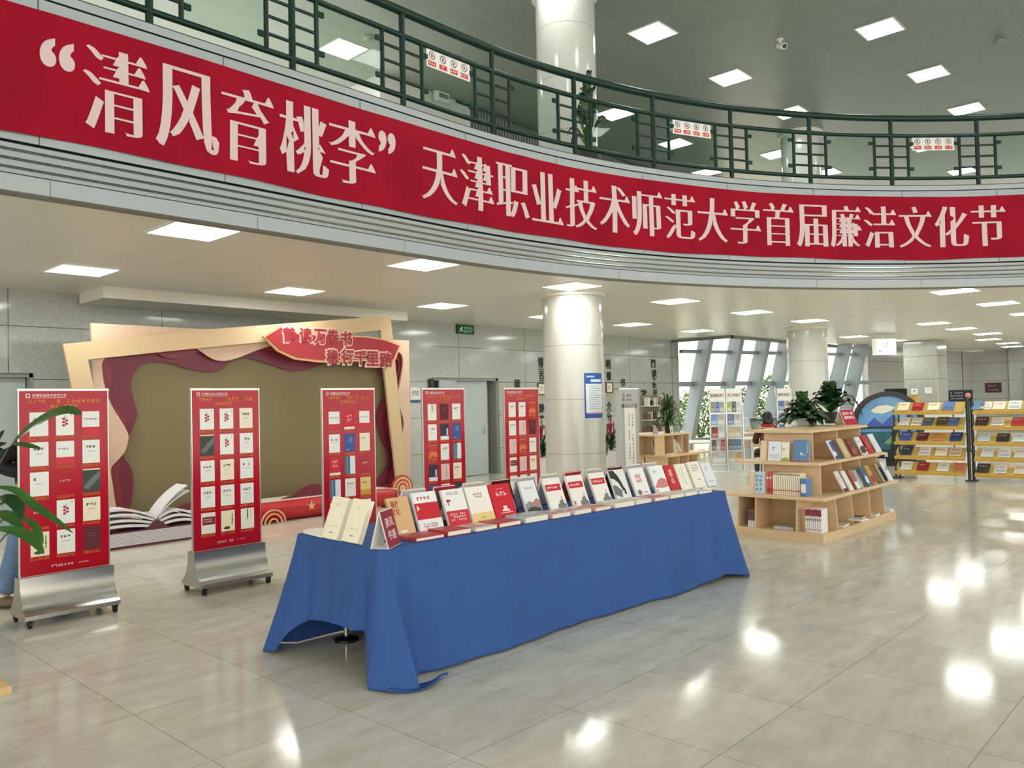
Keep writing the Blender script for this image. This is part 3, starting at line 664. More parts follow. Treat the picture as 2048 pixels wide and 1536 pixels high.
ROW = [  # (left px, base px y, right px, w, h, t, cover, design, label)
 (784, 822, .17, .25, .02, KRF, [('t', .12, .52, .5, .92, (176, 62, 44), '廉政\n文化'), ('r', .3, .06, .62, .12, (240, 232, 214))], 'kraft brown book with a square red seal title behind the tent card'),
 (833, 877, .205, .265, .022, WHT, [('r', 0, .3, 1, .72, RED_), ('l', .16, .78, .9, .9, (176, 70, 80), 1), ('p', (236, 214, 190), [(.06, .52), (.2, .58), (.1, .68)]), ('l', .2, .08, .8, .2, (110, 100, 100), 2)], 'white book with a broad plain red middle band, second in the front row'),
 (889, 929, .2, .262, .022, WHT, [('r', 0, 0, 1, .42, (200, 40, 56)), ('l', .2, .84, .75, .94, (120, 90, 90), 2), ('l', .1, .54, .9, .76, (170, 30, 50), 1), ('l', .12, .14, .9, .36, (240, 226, 224), 3)], 'book with white top, large red title and red lower third of white lines'),
 (934, 979, .21, .262, .02, (240, 236, 228), [('r', 0, 0, 1, .27, (228, 206, 146)), ('l', .28, .68, .74, .82, (70, 64, 60), 2), ('l', .4, .1, .62, .16, (120, 90, 50), 1)], 'off-white book with a tan strip at the foot and small dark title'),
 (978, 1022, .205, .26, .02, (204, 22, 46), [('l', .26, .64, .82, .8, (246, 226, 224), 1), ('l', .34, .84, .7, .88, (240, 210, 210), 1), ('p', (244, 220, 216), [(.36, .22), (.72, .2), (.7, .26), (.62, .27), (.62, .36), (.44, .37), (.44, .27), (.36, .26)]), ('r', .26, .16, .84, .18, (240, 200, 200))], 'bright red book with white title and a small white building'),
 (1036, 1064, .19, .26, .02, (228, 232, 236), [('l', .2, .74, .8, .82, (110, 120, 130), 1), ('p', (150, 140, 140), [(.0, .12), (1, .06), (1, .38), (.8, .46), (.5, .34), (.3, .4), (0, .3)]), ('p', (70, 64, 66), [(.0, .1), (.9, .06), (.95, .16), (.5, .22), (.2, .2)]), ('p', (196, 120, 120), [(.55, .36), (.8, .44), (1, .38), (1, .3), (.7, .3)])], 'white book with a grey and pink mountain photograph on the lower cover'),
 (1080, 1111, .19, .26, .02, (236, 234, 230), [('r', .04, .6, .92, .8, (196, 40, 56)), ('l', .14, .65, .84, .75, (246, 226, 226), 1), tower()], 'white book with red title band and grey tower, leftmost of three alike'),
 (1123, 1153, .19, .26, .02, (236, 234, 230), [('r', .04, .6, .92, .8, (196, 40, 56)), ('l', .14, .65, .84, .75, (246, 226, 226), 1), tower(), ('p', (170, 60, 66), [(.08, .08), (.16, .08), (.16, .2), (.08, .2)])], 'white book with red title band and grey tower, middle of three alike'),
 (1166, 1196, .19, .26, .02, (236, 234, 230), [('r', .04, .62, .92, .82, (196, 40, 56)), ('l', .14, .67, .84, .77, (246, 226, 226), 1), tower()], 'white book with red title band and grey tower, rightmost of three alike'),
 (1203, 1232, .2, .265, .02, (226, 228, 230), [('p', (40, 40, 44), [(0, .98), (.3, .98), (.5, .8), (.62, .55), (.7, .3), (.56, .3), (.42, .56), (.2, .7), (0, .74)]), ('p', (110, 112, 118), [(.0, .2), (.4, .08), (.5, .3), (.2, .5), (0, .5)]), ('p', (30, 30, 34), [(.6, .2), (.74, .16), (.72, .36), (.66, .4)])], 'white book with bold black and grey brush picture across its cover'),
 (1240, 1266, .2, .26, .02, (238, 238, 236), [('t', .28, .5, .66, .78, (196, 40, 56), '印\n记'), ('p', G3, [(.12, .14), (.2, .08), (.34, .08), (.42, .14), (.4, .22), (.26, .26), (.14, .22)]), ('r', .55, .14, .8, .17, G3)], 'white book with a red seal-like square title and small grey roundel'),
 (1277, 1302, .2, .26, .02, (238, 240, 244), [('p', (206, 130, 134), [(.0, .24), (.3, .46), (.6, .56), (.9, .5), (1, .4), (1, .22), (.5, .2)]), ('l', .2, .74, .5, .84, (120, 120, 126), 1), ('p', (206, 90, 96), [(.06, .08), (.14, .08), (.14, .18), (.06, .18)])], 'white book with a pink-red hill picture, just left of the slim red book'),
 (1303, 1323, .15, .25, .025, (196, 44, 50), [('t', .3, .3, .62, .84, (240, 214, 200), '初\n心'), ('r', .0, .1, 1, .12, (170, 30, 38))], 'slim red book with upright pale title, fifth from the right end'),
 (1323, 1346, .17, .25, .02, (240, 236, 222), [('l', .5, .2, .62, .9, (150, 140, 120), 7), ('r', .3, .2, .32, .9, (190, 180, 160))], 'cream book with narrow upright lines, just right of the slim red book'),
 (1347, 1370, .18, .255, .025, (244, 240, 226), [('l', .2, .62, .8, .9, (150, 144, 128), 3), ('r', .4, .3, .7, .33, (150, 140, 120))], 'thick cream book with three faint lines, second from the right end'),
 (1370, 1387, .16, .23, .02, (228, 232, 238), [('l', .3, .5, .76, .86, (120, 130, 150), 2), ('r', .2, .2, .8, .22, (90, 90, 90))], 'small bluish white book at the right end of the front row')]
TMi = TM.inverted()
def tpx(px, py, z): return TMi @ at_z(px, py, z)
bkm = MB(); bkm.box(0, -.002, -.012, .11, .16, -.008, M_black); bkm.box(0, -.002, -.012, .11, .002, .028, M_black)
prev = None
for i, (x0, x1, w_, h_, t_, cv, dz, lab) in enumerate(ROW):
    a = tpx(x0, 1075 - (x0 - 792) * .1765, ZT).x; bb = tpx(x1, 1075 - (x1 - 792) * .1765, ZT).x
    w_ = w_ if i == 0 else min(w_, (bb - a) * 1.02); M = lean(a, .255, 22, -1)
    # thin dark stand behind each book
    st = thing('book_easel', 'black display stand holding the %s' % lab.split(',')[0].split(' with ')[0].split(' behind')[0], 'book stand', M=M @ Matrix.Translation((w_ * .5 - .055, .004, -.0015)), group='black stands of the front book row')
    st['label'] = 'black book stand behind the front row, %s from the left' % ordinal(i)
    q = MB(); q.box(0, 0, -.004, .11, .17, -.0015, M_black); q.build('back_plate', st)
    q = MB(); a_ = math.radians(22); q.box(.02, .04, -.05, .09, .046, -.004, M_black); q.build('foot', st)
    t = thing('book', lab, 'book', M=M @ Matrix.Translation((0, .004 + .004, 0)), group='books leaning in the front row on the blue table'); book_parts(t, w_, h_, t_, cv, dz, rnd=random.Random(i))
# darker picture books set back between them
for i, (px, w_, cv, lab) in enumerate([(852, .19, (84, 66, 72), 'dark plum picture book set back behind the red-banded white book'), (905, .19, (78, 84, 92), 'slate grey picture book set back behind the red-footed white book'), (995, .18, (92, 24, 36), 'dark red picture book set back right of the bright red book'),
        (1040, .2, (112, 122, 128), 'grey-blue picture book set back behind the mountain book'), (1088, .2, (128, 134, 136), 'pale grey picture book set back behind the left tower book'), (1133, .18, (116, 120, 124), 'mid grey picture book set back between two tower books'), (1176, .16, (120, 20, 36), 'crimson picture book set back left of the black brush book'), (1216, .18, (70, 58, 54), 'dark brown book set back right of the brush book'), (1252, .17, (74, 76, 82), 'charcoal picture book set back left of the pink hill book'), (1292, .16, (56, 58, 66), 'near-black book set back left of the slim red book')]):
    a = tpx(px, 1075 - (px - 792) * .1765, ZT).x + .07; M = lean(a, .375, 22, -1)
    t = thing('book', lab, 'book', M=M, group='picture books set back behind the front row'); book_parts(t, w_, .25, .016, cv, [('p', (200, 198, 200), [(.5, .1), (.95, .2), (.9, .55), (.7, .4)]), ('p', tuple(min(255, c + 40) for c in cv), [(.1, .5), (.5, .62), (.8, .9), (.2, .94)])])
# back row facing away
for i, x in enumerate([.62, .9, 1.18, 1.46, 1.74, 2.02, 2.3, 2.58, 2.86, 3.14, 3.4]):
    t = thing('book', 'white-edged book leaning the other way along the back of the table, %s from the left' % ordinal(i), 'book', M=lean(x + .2, .7, 20, 1), group='books leaning the other way at the back')
    cv = [(232, 230, 226), (206, 60, 66), (238, 234, 222), (120, 40, 52), (228, 228, 230)][i % 5]; book_parts(t, .2, .26, .022, cv, [('l', .2, .6, .8, .8, (120, 60, 60), 1)])
# two cream books at the left end and the flat one behind them
for i, (px, py, lab) in enumerate([(647, 1077, 'cream hardback leaning at the left table end, the left one of two'), (687, 1084, 'cream hardback leaning at the left table end, the right one of two')]):
    p = tpx(px, py, ZT); M = lean(p.x + .015, p.y + .0, 21, 0)
    t = thing('book', lab, 'book', M=M, group='cream hardbacks at the left table end'); book_parts(t, .185, .27, .035, (250, 244, 220), [('l', .36, .76, .62, .86, (222, 196, 130), 2), ('l', .2, .28, .86, .32, (214, 200, 170), 1), ('r', .42, .13, .6, .16, (150, 150, 146))], spine=(226, 214, 190))
t = thing('book', 'white paperback lying flat at the back left corner of the table', 'book', M=TM @ Matrix.Translation((-.0, .66, ZT)) @ Matrix.Rotation(math.radians(-4), 4, 'Z') ); book_parts(t, .22, .26, .024, (242, 238, 228), [('p', (214, 170, 140), [(.5, .5), (.9, .55), (.9, .6), (.5, .56)])])
# tent card
t = thing('tent_card', 'white and dark red folded tent card on the near corner of the table', 'tent card', M=TM @ Matrix.Translation((.02, .035, ZT)) @ Matrix.Rotation(math.radians(2), 4, 'Z'))
a = .058; m = MB(); hh = .22; wd = .20; wt = mat('card_white', (236, 234, 232), .5)
for sx in (-1, 1):
    m.add([(.058 + sx * a, 0, 0), (.058 + sx * a, wd, 0), (.058 + sx * .002, wd, hh), (.058 + sx * .002, 0, hh), (.058 + sx * (a - .004), 0, 0), (.058 + sx * (a - .004), wd, 0), (.058 - sx * .002, wd, hh - .008), (.058 - sx * .002, 0, hh - .008)], [(0, 1, 2, 3), (4, 7, 6, 5), (0, 3, 7, 4), (1, 5, 6, 2)], wt)
m.box(.004, 0, 0, .112, wd, .003, wt); 
t.matrix_basis = TM @ Matrix.Translation((-.035, .055, ZT)) @ Matrix.Rotation(math.radians(-57), 4, 'Z')
T = frame((.058 + a + .0012, .004, .004), (0, 1, 0), (-(a - .002), 0, hh)); L_ = math.hypot(a, hh); m.rect(0, 0, wd - .008, L_ - .01, ink((140, 30, 52)), T); m.text('清风', .03, .115, .16, .175, ink((226, 196, 204)), T, .0006, .02); m.text('书香', .03, .04, .16, .1, ink((226, 196, 204)), T, .0006, .02); m.build('card', t)
# flat books in front
FL = [(3.36, .225, .265, .020, (206, 70, 84), 'pink-red paperback lying flat, leftmost of the flat row'), (3.60, .2, .25, .03, (208, 62, 74), 'red paperback lying flat under the red-footed white book'), (3.84, .2, .25, .022, (232, 216, 212), 'pale pink paperback lying flat before the tan-footed book'), (4.06, .215, .25, .028, (202, 84, 84), 'dull red paperback lying flat before the bright red book'),
      (4.32, .235, .26, .04, (190, 202, 208), 'thick grey-blue paperback lying flat before the mountain book'), (4.58, .2, .25, .03, (226, 196, 192), 'white and rose paperback lying flat before the left tower book'), (4.82, .2, .25, .03, (234, 214, 212), 'pale rose paperback lying flat before the middle tower book'), (5.06, .2, .25, .026, (222, 176, 160), 'salmon and white paperback lying flat before the right tower book'),
      (5.32, .24, .25, .036, (238, 234, 216), 'thick cream paperback lying flat before the brush picture book'), (5.58, .22, .25, .03, (240, 236, 220), 'cream paperback lying flat before the seal title book'), (5.82, .2, .25, .03, (226, 160, 166), 'white paperback with rose stripe lying flat before the pink hill book'), (6.05, .2, .25, .03, (240, 230, 212), 'ivory paperback lying flat before the slim red book'), (6.27, .19, .25, .03, (238, 236, 226), 'off-white paperback lying flat, second from the right end'), (6.48, .2, .25, .022, (222, 226, 236), 'bluish white paperback lying flat at the right end')]
for i, (x, w_, h_, t_, cv, lab) in enumerate(FL):
    p = TMi @ Vector((x, 3.7, 0)); r_ = math.radians(RND.uniform(-3, 3))
    t = thing('book', lab, 'book', M=TM @ Matrix.Translation((p.x - w_ / 2, .035, ZT)) @ Matrix.Rotation(r_, 4, 'Z') @ Matrix.Translation((0, -.0, 0)), group='books lying flat along the front edge')
    dz = [('r', .0, .0, 1, .5, tuple(int(c * .92) for c in cv))] + ([('r', .05, .3, .95, .42, (190, 60, 70))] if i in (2, 5, 6, 7, 10) else []) + [('l', .2, .6, .8, .8, (150, 110, 104), 1)]
    book_parts(t, w_, min(h_, .205), t_, cv, dz)
# ------------------------------------------------------------------ red poster stands on castors
M_poster = mat('poster_red', (178, 14, 38), .2, spec=.3)
M_sil = mat('stand_edge', (196, 196, 186), .3, .8)
base_prof = [(.062, .36), (.066, .30), (.078, .24), (.100, .18), (.135, .13), (.180, .098), (.19, .094), (.19, .062)]
base_poly = [(x, z) for x, z in base_prof] + [(-x, z) for x, z in base_prof[::-1]]
COVS = [(236, 236, 232), (240, 234, 220), (228, 226, 220), (60, 72, 66), (116, 20, 34), (44, 82, 150), (240, 236, 210), (226, 70, 70), (220, 214, 214)]
QG = (196, 196, 190)
def cover(m, T, x, y, w, h, kind, rnd):
    """one printed book cover on a poster"""
    z1, z2 = .0022, .0032
    def r(a, b, c, d, col, z=z1): m.rect(x + a * w, y + b * h, x + c * w, y + d * h, ink(col), T, z)
    def l(a, b, c, d, col, n=1): m.lines(x + a * w, y + b * h, x + c * w, y + d * h, n, ink(col), T, z2, .7, rnd)
    base = {'w': (236, 236, 232), 'c': (240, 232, 210), 'fruit': (238, 238, 234), 'dark': (58, 66, 62), 'maroon': (92, 26, 36), 'blue': (52, 88, 156), 'navy': (40, 48, 70), 'red': (206, 34, 52), 'pink': (226, 196, 192), 'half': (236, 236, 232), 'ink': (238, 230, 200), 'leaf': (240, 238, 224), 'stripe': (226, 232, 236), 'split': (236, 234, 226), 'rust': (190, 60, 46), 'ghost': None, 'gold': (232, 206, 130)}[kind]
    if base: r(0, 0, 1, 1, base, .0012)
    if kind in 'wc': l(.18, .62, .82, .8, (60, 60, 64), 1); l(.3, .48, .7, .54, (130, 126, 120), 1); r(.2, .3, .5, .31, (190, 180, 176))
    elif kind == 'fruit':
        for k in range(5):
            cx, cy = x + w * (.42 + .16 * (k % 2)), y + h * (.42 + .07 * k); m.ball((cx, cy, z2), (w * .09, h * .055, .0006), ink((176, 44, 54)), 8, T)
        r(.49, .7, .52, .84, (110, 90, 70), z2); r(.8, .86, .88, .9, (130, 120, 110), z2)
    elif kind == 'dark': m.flat([[(x, y + .2 * h), (x + .5 * w, y + .6 * h), (x + w, y + .9 * h), (x + w, y + .6 * h), (x + .3 * w, y + .1 * h)]], ink((104, 116, 110)), T, z1); r(0, .94, 1, 1, (232, 214, 180))
    elif kind == 'maroon': l(.28, .66, .72, .76, (196, 160, 110), 1); r(.3, .58, .7, .59, (180, 140, 90), z2)
    elif kind == 'blue': l(.4, .5, .9, .84, (214, 226, 240), 3); r(.1, .1, .5, .13, (150, 180, 220), z2)
    elif kind == 'navy': r(.0, .0, 1, .24, (230, 232, 236), z1); r(.7, .3, .9, .7, (200, 206, 220), z2)
    elif kind == 'red': l(.25, .4, .8, .86, (244, 214, 200), 2); r(0, 0, 1, .14, (236, 226, 216), z2)
    elif kind == 'pink': l(.56, .2, .86, .86, (130, 100, 100), 4)
    elif kind == 'half': r(0, 0, 1, .32, (206, 50, 62)); l(.1, .6, .9, .74, (150, 150, 150), 1)
    elif kind == 'ink': m.ball((x + .42 * w, y + .16 * h, z1), (w * .25, h * .08, .0005), ink((66, 62, 56)), 10, T); r(.78, .3, .84, .84, (96, 130, 70), z2); r(.74, .5, .9, .53, (96, 130, 70), z2)
    elif kind == 'leaf': r(.46, .5, .54, .96, (70, 84, 76), z2); m.flat([[(x + .1 * w, y + .3 * h), (x + .4 * w, y + .42 * h), (x + .5 * w, y + .5 * h), (x + .3 * w, y + .38 * h)]], ink((120, 110, 80)), T, z2); l(.7, .6, .86, .96, (110, 140, 100), 4)
    elif kind == 'stripe': r(0, 0, .5, 1, (70, 110, 150)); r(.2, 0, .26, 1, (150, 180, 120), z2)
    elif kind == 'split': r(.08, .42, .98, .8, (128, 26, 48)); l(.16, .52, .8, .74, (240, 226, 226), 2)
    elif kind == 'rust': m.flat([[(x, y + .1 * h), (x + .5 * w, y + .3 * h), (x + w, y + .2 * h), (x + w, y + .5 * h), (x + .4 * w, y + .6 * h), (x, y + .45 * h)]], ink((226, 120, 70)), T, z1); r(.04, .04, .96, .06, (236, 200, 140), z2); r(.04, .94, .96, .96, (236, 200, 140), z2)
    elif kind == 'ghost': l(.16, .5, .84, .64, (240, 214, 214), 1)
    elif kind == 'gold': r(0, .0, 1, .3, (210, 160, 60)); l(.2, .6, .8, .8, (90, 80, 60), 1)
def poster_stand(x, y, label, layout, seed, w=.655, rows=5, top=.158, rz=0.0):
    rnd = random.Random(seed); t = thing('poster_stand', label, 'poster stand', (x, y, 0), rz, 'red book poster stands on castors')
    m = MB(); T = frame((0, 0, 0), (0, 1, 0), (0, 0, 1)); m.solid([base_poly], -w / 2 - .015, w / 2 + .015, M_steel, T)
    m.box(-w / 2 - .018, -.192, .06, -w / 2 - .013, .192, .066, M_sil); m.build('base', t, smooth=True, auto=25)
    for cx in (-w / 2 + .02, w / 2 - .02):
        for cy in (-.165, .165):
            c = MB(); c.tube([(cx - .012, cy, .026), (cx + .012, cy, .026)], .026, M_black, 12); c.bev(cx - .02, cy - .022, .045, cx + .02, cy + .022, .064, M_black, .004)
            c.box(cx - .018, cy - .01, .02, cx - .013, cy + .012, .05, M_black); c.box(cx + .013, cy - .01, .02, cx + .018, cy + .012, .05, M_black); c.build('castor', t)
    m = MB(); m.box(-w / 2, -.012, .36, w / 2, .012, 1.785, M_poster); m.box(-w / 2 - .004, -.014, .36, -w / 2 + .004, .014, 1.785, M_sil); m.box(w / 2 - .004, -.014, .36, w / 2 + .004, .014, 1.785, M_sil)
    T = Matrix(((1, 0, 0, -w / 2), (0, 0, -1, -.0125), (0, 1, 0, .36), (0, 0, 0, 1))); H = 1.425
    wt, og = ink((240, 226, 226)), ink((240, 160, 58))
    m.rect(.05, H - .052, .08, H - .02, wt, T, .001); m.rect(.056, H - .046, .074, H - .026, M_poster, T, .0016)
    m.text('天津职业技术师范大学', .095, H - .046, .34, H - .022, wt, T, .001, .01); m.rect(.095, H - .054, .34, H - .051, wt, T, .001)
    m.lines(.07, H - .098, .24, H - .064, 1, og, T, .001, .8, rnd); m.lines(.27, H - .098, .61, H - .064, 1, og, T, .001, .95, rnd); m.lines(.22, H - .138, .44, H - .106, 1, og, T, .001, .95, rnd)
    m.lines(.22, .045, .40, .068, 1, wt, T, .001, .9, rnd); m.lines(.42, .05, .50, .064, 1, wt, T, .001, .8, rnd)
    px, pw = [.075, .262, .455], .132; ph = .232
    for r in range(rows):
        for c in range(3):
            k = layout[r * 3 + c]
            yy = H - top - (r + 1) * ph + .038; cover(m, T, px[c], yy, pw, .186, k, rnd)
            m.lines(px[c] - .004, yy - .03, px[c] + pw + .004, yy - .005, 2, og, T, .001, .75, rnd)
    m.build('poster', t)
    m = MB(); m.bev(-w / 2 - .008, -.018, 1.785, w / 2 + .008, .018, 1.806, M_sil, .004); m.build('top_rail', t)
    m = MB(); m.box(-w / 2, -.02, .335, w / 2, .02, .362, M_sil); m.build('bottom_clamp', t)
poster_stand(2.295, 7.0, 'red poster stand at the far left, partly behind the green leaves', 'w fruit half w half w w ghost dark ghost fruit c ink w maroon'.split(), 1)
poster_stand(3.64, 6.96, 'red poster stand standing alone left of the blue table', 'fruit fruit c dark fruit w w c w w w w split ink leaf'.split(), 2)
poster_stand(5.02, 7.0, 'red poster stand directly behind the left end of the blue table', 'half red half w blue c red stripe ghost stripe w gold w c w'.split(), 3, top=.215)
poster_stand(6.37, 7.02, 'red poster stand in front of the grey double door', 'leaf maroon w w navy blue rust w stripe navy pink c blue w navy'.split(), 4)
poster_stand(7.72, 7.02, 'red poster stand just left of the near column', 'w w rust w pink maroon pink rust w split pink c w half w'.split(), 5)

# ------------------------------------------------------------------ photo backdrop with the open book and scroll
bd = thing('photo_backdrop', 'large reading themed photo backdrop with beige frames, maroon waves and olive centre', 'backdrop', (0, 0, 0))
M_ol = mat('backdrop_olive_panel', (122, 110, 78), .6, var=.05, scale=1.2); M_mr1 = mat('backdrop_maroon', (126, 34, 52), .45); M_mr2 = mat('backdrop_maroon_inner', (108, 28, 50), .45)
M_bg1 = mat('backdrop_peach_frame', (204, 176, 152), .6); M_bg2 = mat('backdrop_beige_frame', (202, 178, 140), .6); M_rib = mat('ribbon_red', (158, 32, 46), .4); M_tan = mat('ribbon_edge_tan', (226, 176, 126), .45)
def trace(pts, y): return [(q.x, q.z) for q in (at_y(px, py, y) for px, py in pts)]
def YF(y): return Matrix(((1, 0, 0, 0), (0, 0, -1, y), (0, 1, 0, 0), (0, 0, 0, 1)))     # outline plane facing the viewer side
def smooth_loop(pts, n=4):
    out = []; k = len(pts)
    for i in range(k):
        p0, p1, p2, p3 = (Vector(pts[(i + j - 1) % k]) for j in range(4))
        for j in range(n):
            t = j / n; out.append(tuple(.5 * ((2 * p1) + (p2 - p0) * t + (2 * p0 - 5 * p1 + 4 * p2 - p3) * t * t + (3 * p1 - p0 - 3 * p2 + p3) * t ** 3)))
    return out
yb = 11.42
m = MB(); m.solid([trace([(190, 655), (812, 690), (814, 1000), (195, 1055)], yb)], 0, .03, M_ol, YF(yb + .03)); m.build('back_panel', bd)
hole2 = [(261, 764), (269, 745), (283, 730), (308, 724), (342, 727), (378, 738), (420, 744), (440, 740), (459, 725), (486, 716), (510, 719), (546, 731), (576, 740), (607, 741), (632, 733), (660, 722), (700, 716), (740, 722), (756, 735), (768, 760), (770, 789), (758, 816), (754, 841), (761, 870), (773, 902), (776, 921), (770, 941), (744, 967), (700, 990), (640, 1003), (560, 1012), (400, 1024), (268, 1030), (264, 1000), (266, 955), (260, 932), (247, 912), (255, 880), (270, 845), (274, 825), (265, 792)]
m = MB(); m.solid([trace([(196, 664), (808, 692), (812, 998), (200, 1048)], yb - .06), smooth_loop(trace(hole2, yb - .06), 3)], 0, .02, M_mr2, YF(yb - .04)); m.build('inner_wave', bd)
hole1 = [(222, 800), (224, 745), (228, 722), (300, 705), (330, 715), (362, 717), (400, 704), (520, 700), (600, 706), (700, 700), (790, 712), (792, 760), (785, 800), (776, 830), (772, 850), (780, 880), (788, 920), (780, 950), (760, 975), (600, 1000), (400, 1020), (256, 1035), (246, 990), (238, 950), (250, 870), (252, 835), (238, 822)]
m = MB(); m.solid([trace([(190, 652), (812, 684), (816, 1000), (198, 1052)], yb - .1), smooth_loop(trace(hole1, yb - .1), 3)], 0, .02, M_mr1, YF(yb - .08)); m.build('outer_wave', bd)
holeB = [(206, 722), (205, 745), (209, 770), (222, 808), (240, 838), (254, 862), (257, 878), (250, 903), (234, 922), (222, 938), (226, 970), (233, 1020), (240, 1032), (500, 1010), (795, 985), (800, 930), (803, 880), (808, 845), (800, 815), (796, 790), (803, 750), (806, 722), (798, 704), (760, 700), (700, 706), (600, 700), (560, 690), (537, 693), (505, 704), (475, 716), (447, 722), (424, 717), (398, 700), (380, 694), (300, 690), (230, 700)]
m = MB(); m.solid([trace([(182, 646), (440, 660), (640, 672), (818, 681), (820, 830), (822, 992), (234, 1058), (200, 1058), (190, 850)], yb - .16), smooth_loop(trace(holeB, yb - .16), 3)], 0, .04, M_bg1, YF(yb - .12)); m.build('peach_frame', bd)
yA = yb - .26
m = MB(); m.solid([trace([(126, 688), (400, 660), (781, 631), (788, 700), (817, 985), (797, 990), (768, 731), (762, 660), (524, 684), (400, 696), (176, 719), (206, 862), (236, 1035), (206, 1050), (160, 850)], yA)], 0, .05, M_bg2, YF(yA + .05)); m.build('beige_frame', bd)
yr = yA - .1
rib = [(526, 672), (559, 649), (563, 654), (600, 666), (660, 671), (730, 672), (770, 678), (802, 691), (790, 723), (740, 722), (690, 724), (640, 725), (590, 719), (555, 702)]
m = MB(); ro_ = trace(rib, yr); m.solid([ro_], 0, .05, M_tan, YF(yr + .05)); cx_ = sum(p[0] for p in ro_) / len(ro_); cz_ = sum(p[1] for p in ro_) / len(ro_)
m.solid([[(cx_ + (x - cx_) * .965, cz_ + (z - cz_) * .87) for x, z in ro_]], .05, .062, M_rib, YF(yr + .05)); rb = m.build('ribbon_sign', bd)
M_rl = mat('ribbon_letter_face', (150, 24, 40), .45); M_rh = mat('ribbon_letter_edge', (232, 196, 180), .5)
for body, pts in (('静读万卷书', [(566, 655), (597, 656), (626, 659), (652, 659), (678, 663)]), ('稳行千里路', [(651, 699), (680, 699), (707, 701), (731, 703), (758, 705)])):
    for ch, (px, py) in zip(body, pts):
        c = MB(); c0 = at_y(px, py + 29 if body[0] == '静' else py + 29, yr); c1 = at_y(px + 25, py, yr); T = YF(yr - .014)
        for th, mm, zz, g in ((.07, M_rh, .0, .025), (.03, M_rl, .012, 0)):
            c.text(ch, c0.x - g, c0.z - g, c1.x + g, c1.z + g, mm, T, zz, th)
        c.build('letter', rb)
# platform, scroll, star, rings
pf = MB(); pf.box(4.5, 10.55, 0, 8.5, 11.2, .25, mat('platform_pale', (214, 206, 190), .5)); pf.build('platform', bd)
hm = MB(); hm.solid([smooth_loop(trace([(560, 1003), (581, 991), (599, 980), (611, 972), (625, 968), (642, 971), (660, 978), (690, 992), (690, 1003)], 10.9), 3)], 0, .05, M_mr2, YF(10.9)); hm.solid([smooth_loop(trace([(330, 1024), (345, 1018), (372, 1007), (390, 1000), (420, 996), (440, 1012), (420, 1022)], 10.9), 3)], 0, .05, M_mr2, YF(10.9)); hm.build('red_hill', bd)
M_scr = mat('scroll_red', (176, 22, 34), .35)
sc = MB(); sc.tube([(4.7, 10.42, .142), (8.25, 10.42, .142)], .14, M_scr, 28); sc.tube([(8.25, 10.42, .142), (8.33, 10.42, .142)], .11, M_mr1, 20); sc.build('scroll', bd, smooth=True)
p = at_y(623, 1012, 10.28); st = MB(); st.solid([[(p.x + (.07 if i % 2 == 0 else .03) * math.sin(i * PI / 5), p.z + (.07 if i % 2 == 0 else .03) * math.cos(i * PI / 5)) for i in range(10)]], 0, .012, M_tan, YF(10.285)); st.build('star', bd)
def rings(c, R_, y, inner, outer_m, half=False):
    r = MB(); n = 40; a0, a1 = (0, PI) if half else (0, 2 * PI)
    arc = lambda q: [(c.x + q * math.cos(a0 + (a1 - a0) * i / n), c.z + q * math.sin(a0 + (a1 - a0) * i / n)) for i in range(n + (1 if half else 0))]
    r.solid([arc(R_)], 0, .03, outer_m, YF(y + .03))
    for j, (q, col) in enumerate(((.88, inner), (.7, outer_m), (.58, inner), (.42, outer_m), (.3, inner))):
        r.flat([arc(R_ * q)], col, YF(y), .002 + .002 * j)
    r.build('ring_disc', bd)
rg = MB(); c = at_y(548, 1044, 10.2)
for R_ in (.197, .142, .075):
    a = [(c.x + R_ * math.cos(PI * i / 30), .004 + R_ * math.sin(PI * i / 30)) for i in range(31)]; b_ = [(c.x + (R_ - .018) * math.cos(PI * i / 30), .004 + (R_ - .018) * math.sin(PI * i / 30)) for i in range(30, -1, -1)]
    rg.solid([a + b_], 0, .02, M_tan, YF(10.22))
rg.build('ring_emblem', bd)
for px, py, pr_, y in ((805, 977, 25, 10.7), (783, 1006, 26, 10.5), (752, 1012, 13, 10.35)):
    c = at_y(px, py, y); e = at_y(px + pr_, py, y); rings(c, (e.x - c.x) * .83, y, M_tan, mat('disc_red', (176, 58, 52), .45))
# open book sculpture
ob = thing('open_book_sculpture', 'oversized white open book lying on a thick closed book at the backdrop foot', 'book sculpture', (0, 0, 0))
M_pap = mat('sculpture_paper', (226, 226, 228), .6); M_pgl = mat('sculpture_page_lines', (150, 140, 146), .7); M_ob = mat('sculpture_board', (90, 40, 52), .5)
y0, y1 = 9.90, 10.24; k = MB(); k.solid([[(3.3, .0), (4.74, .0), (4.76, .02), (4.76, .03), (3.3, .03)]], 0, y1 - y0, M_ob, YF(y1))
k.solid([[(3.3, .03), (4.72, .03), (4.8, .05), (4.84, .1), (4.82, .15), (4.74, .18), (3.3, .18)]], 0, y1 - y0, M_pap, YF(y1))
for i in range(9): k.box(3.3, y0 - .003, .045 + .015 * i, 4.72 + .1 * math.sin(PI * (i + 1) / 10), y0 + .001, .049 + .015 * i, M_pgl)
k.solid([[(3.3, .18), (4.76, .18), (4.78, .2), (3.3, .2)]], 0, y1 - y0, M_ob, YF(y1)); k.build('closed_book', ob)
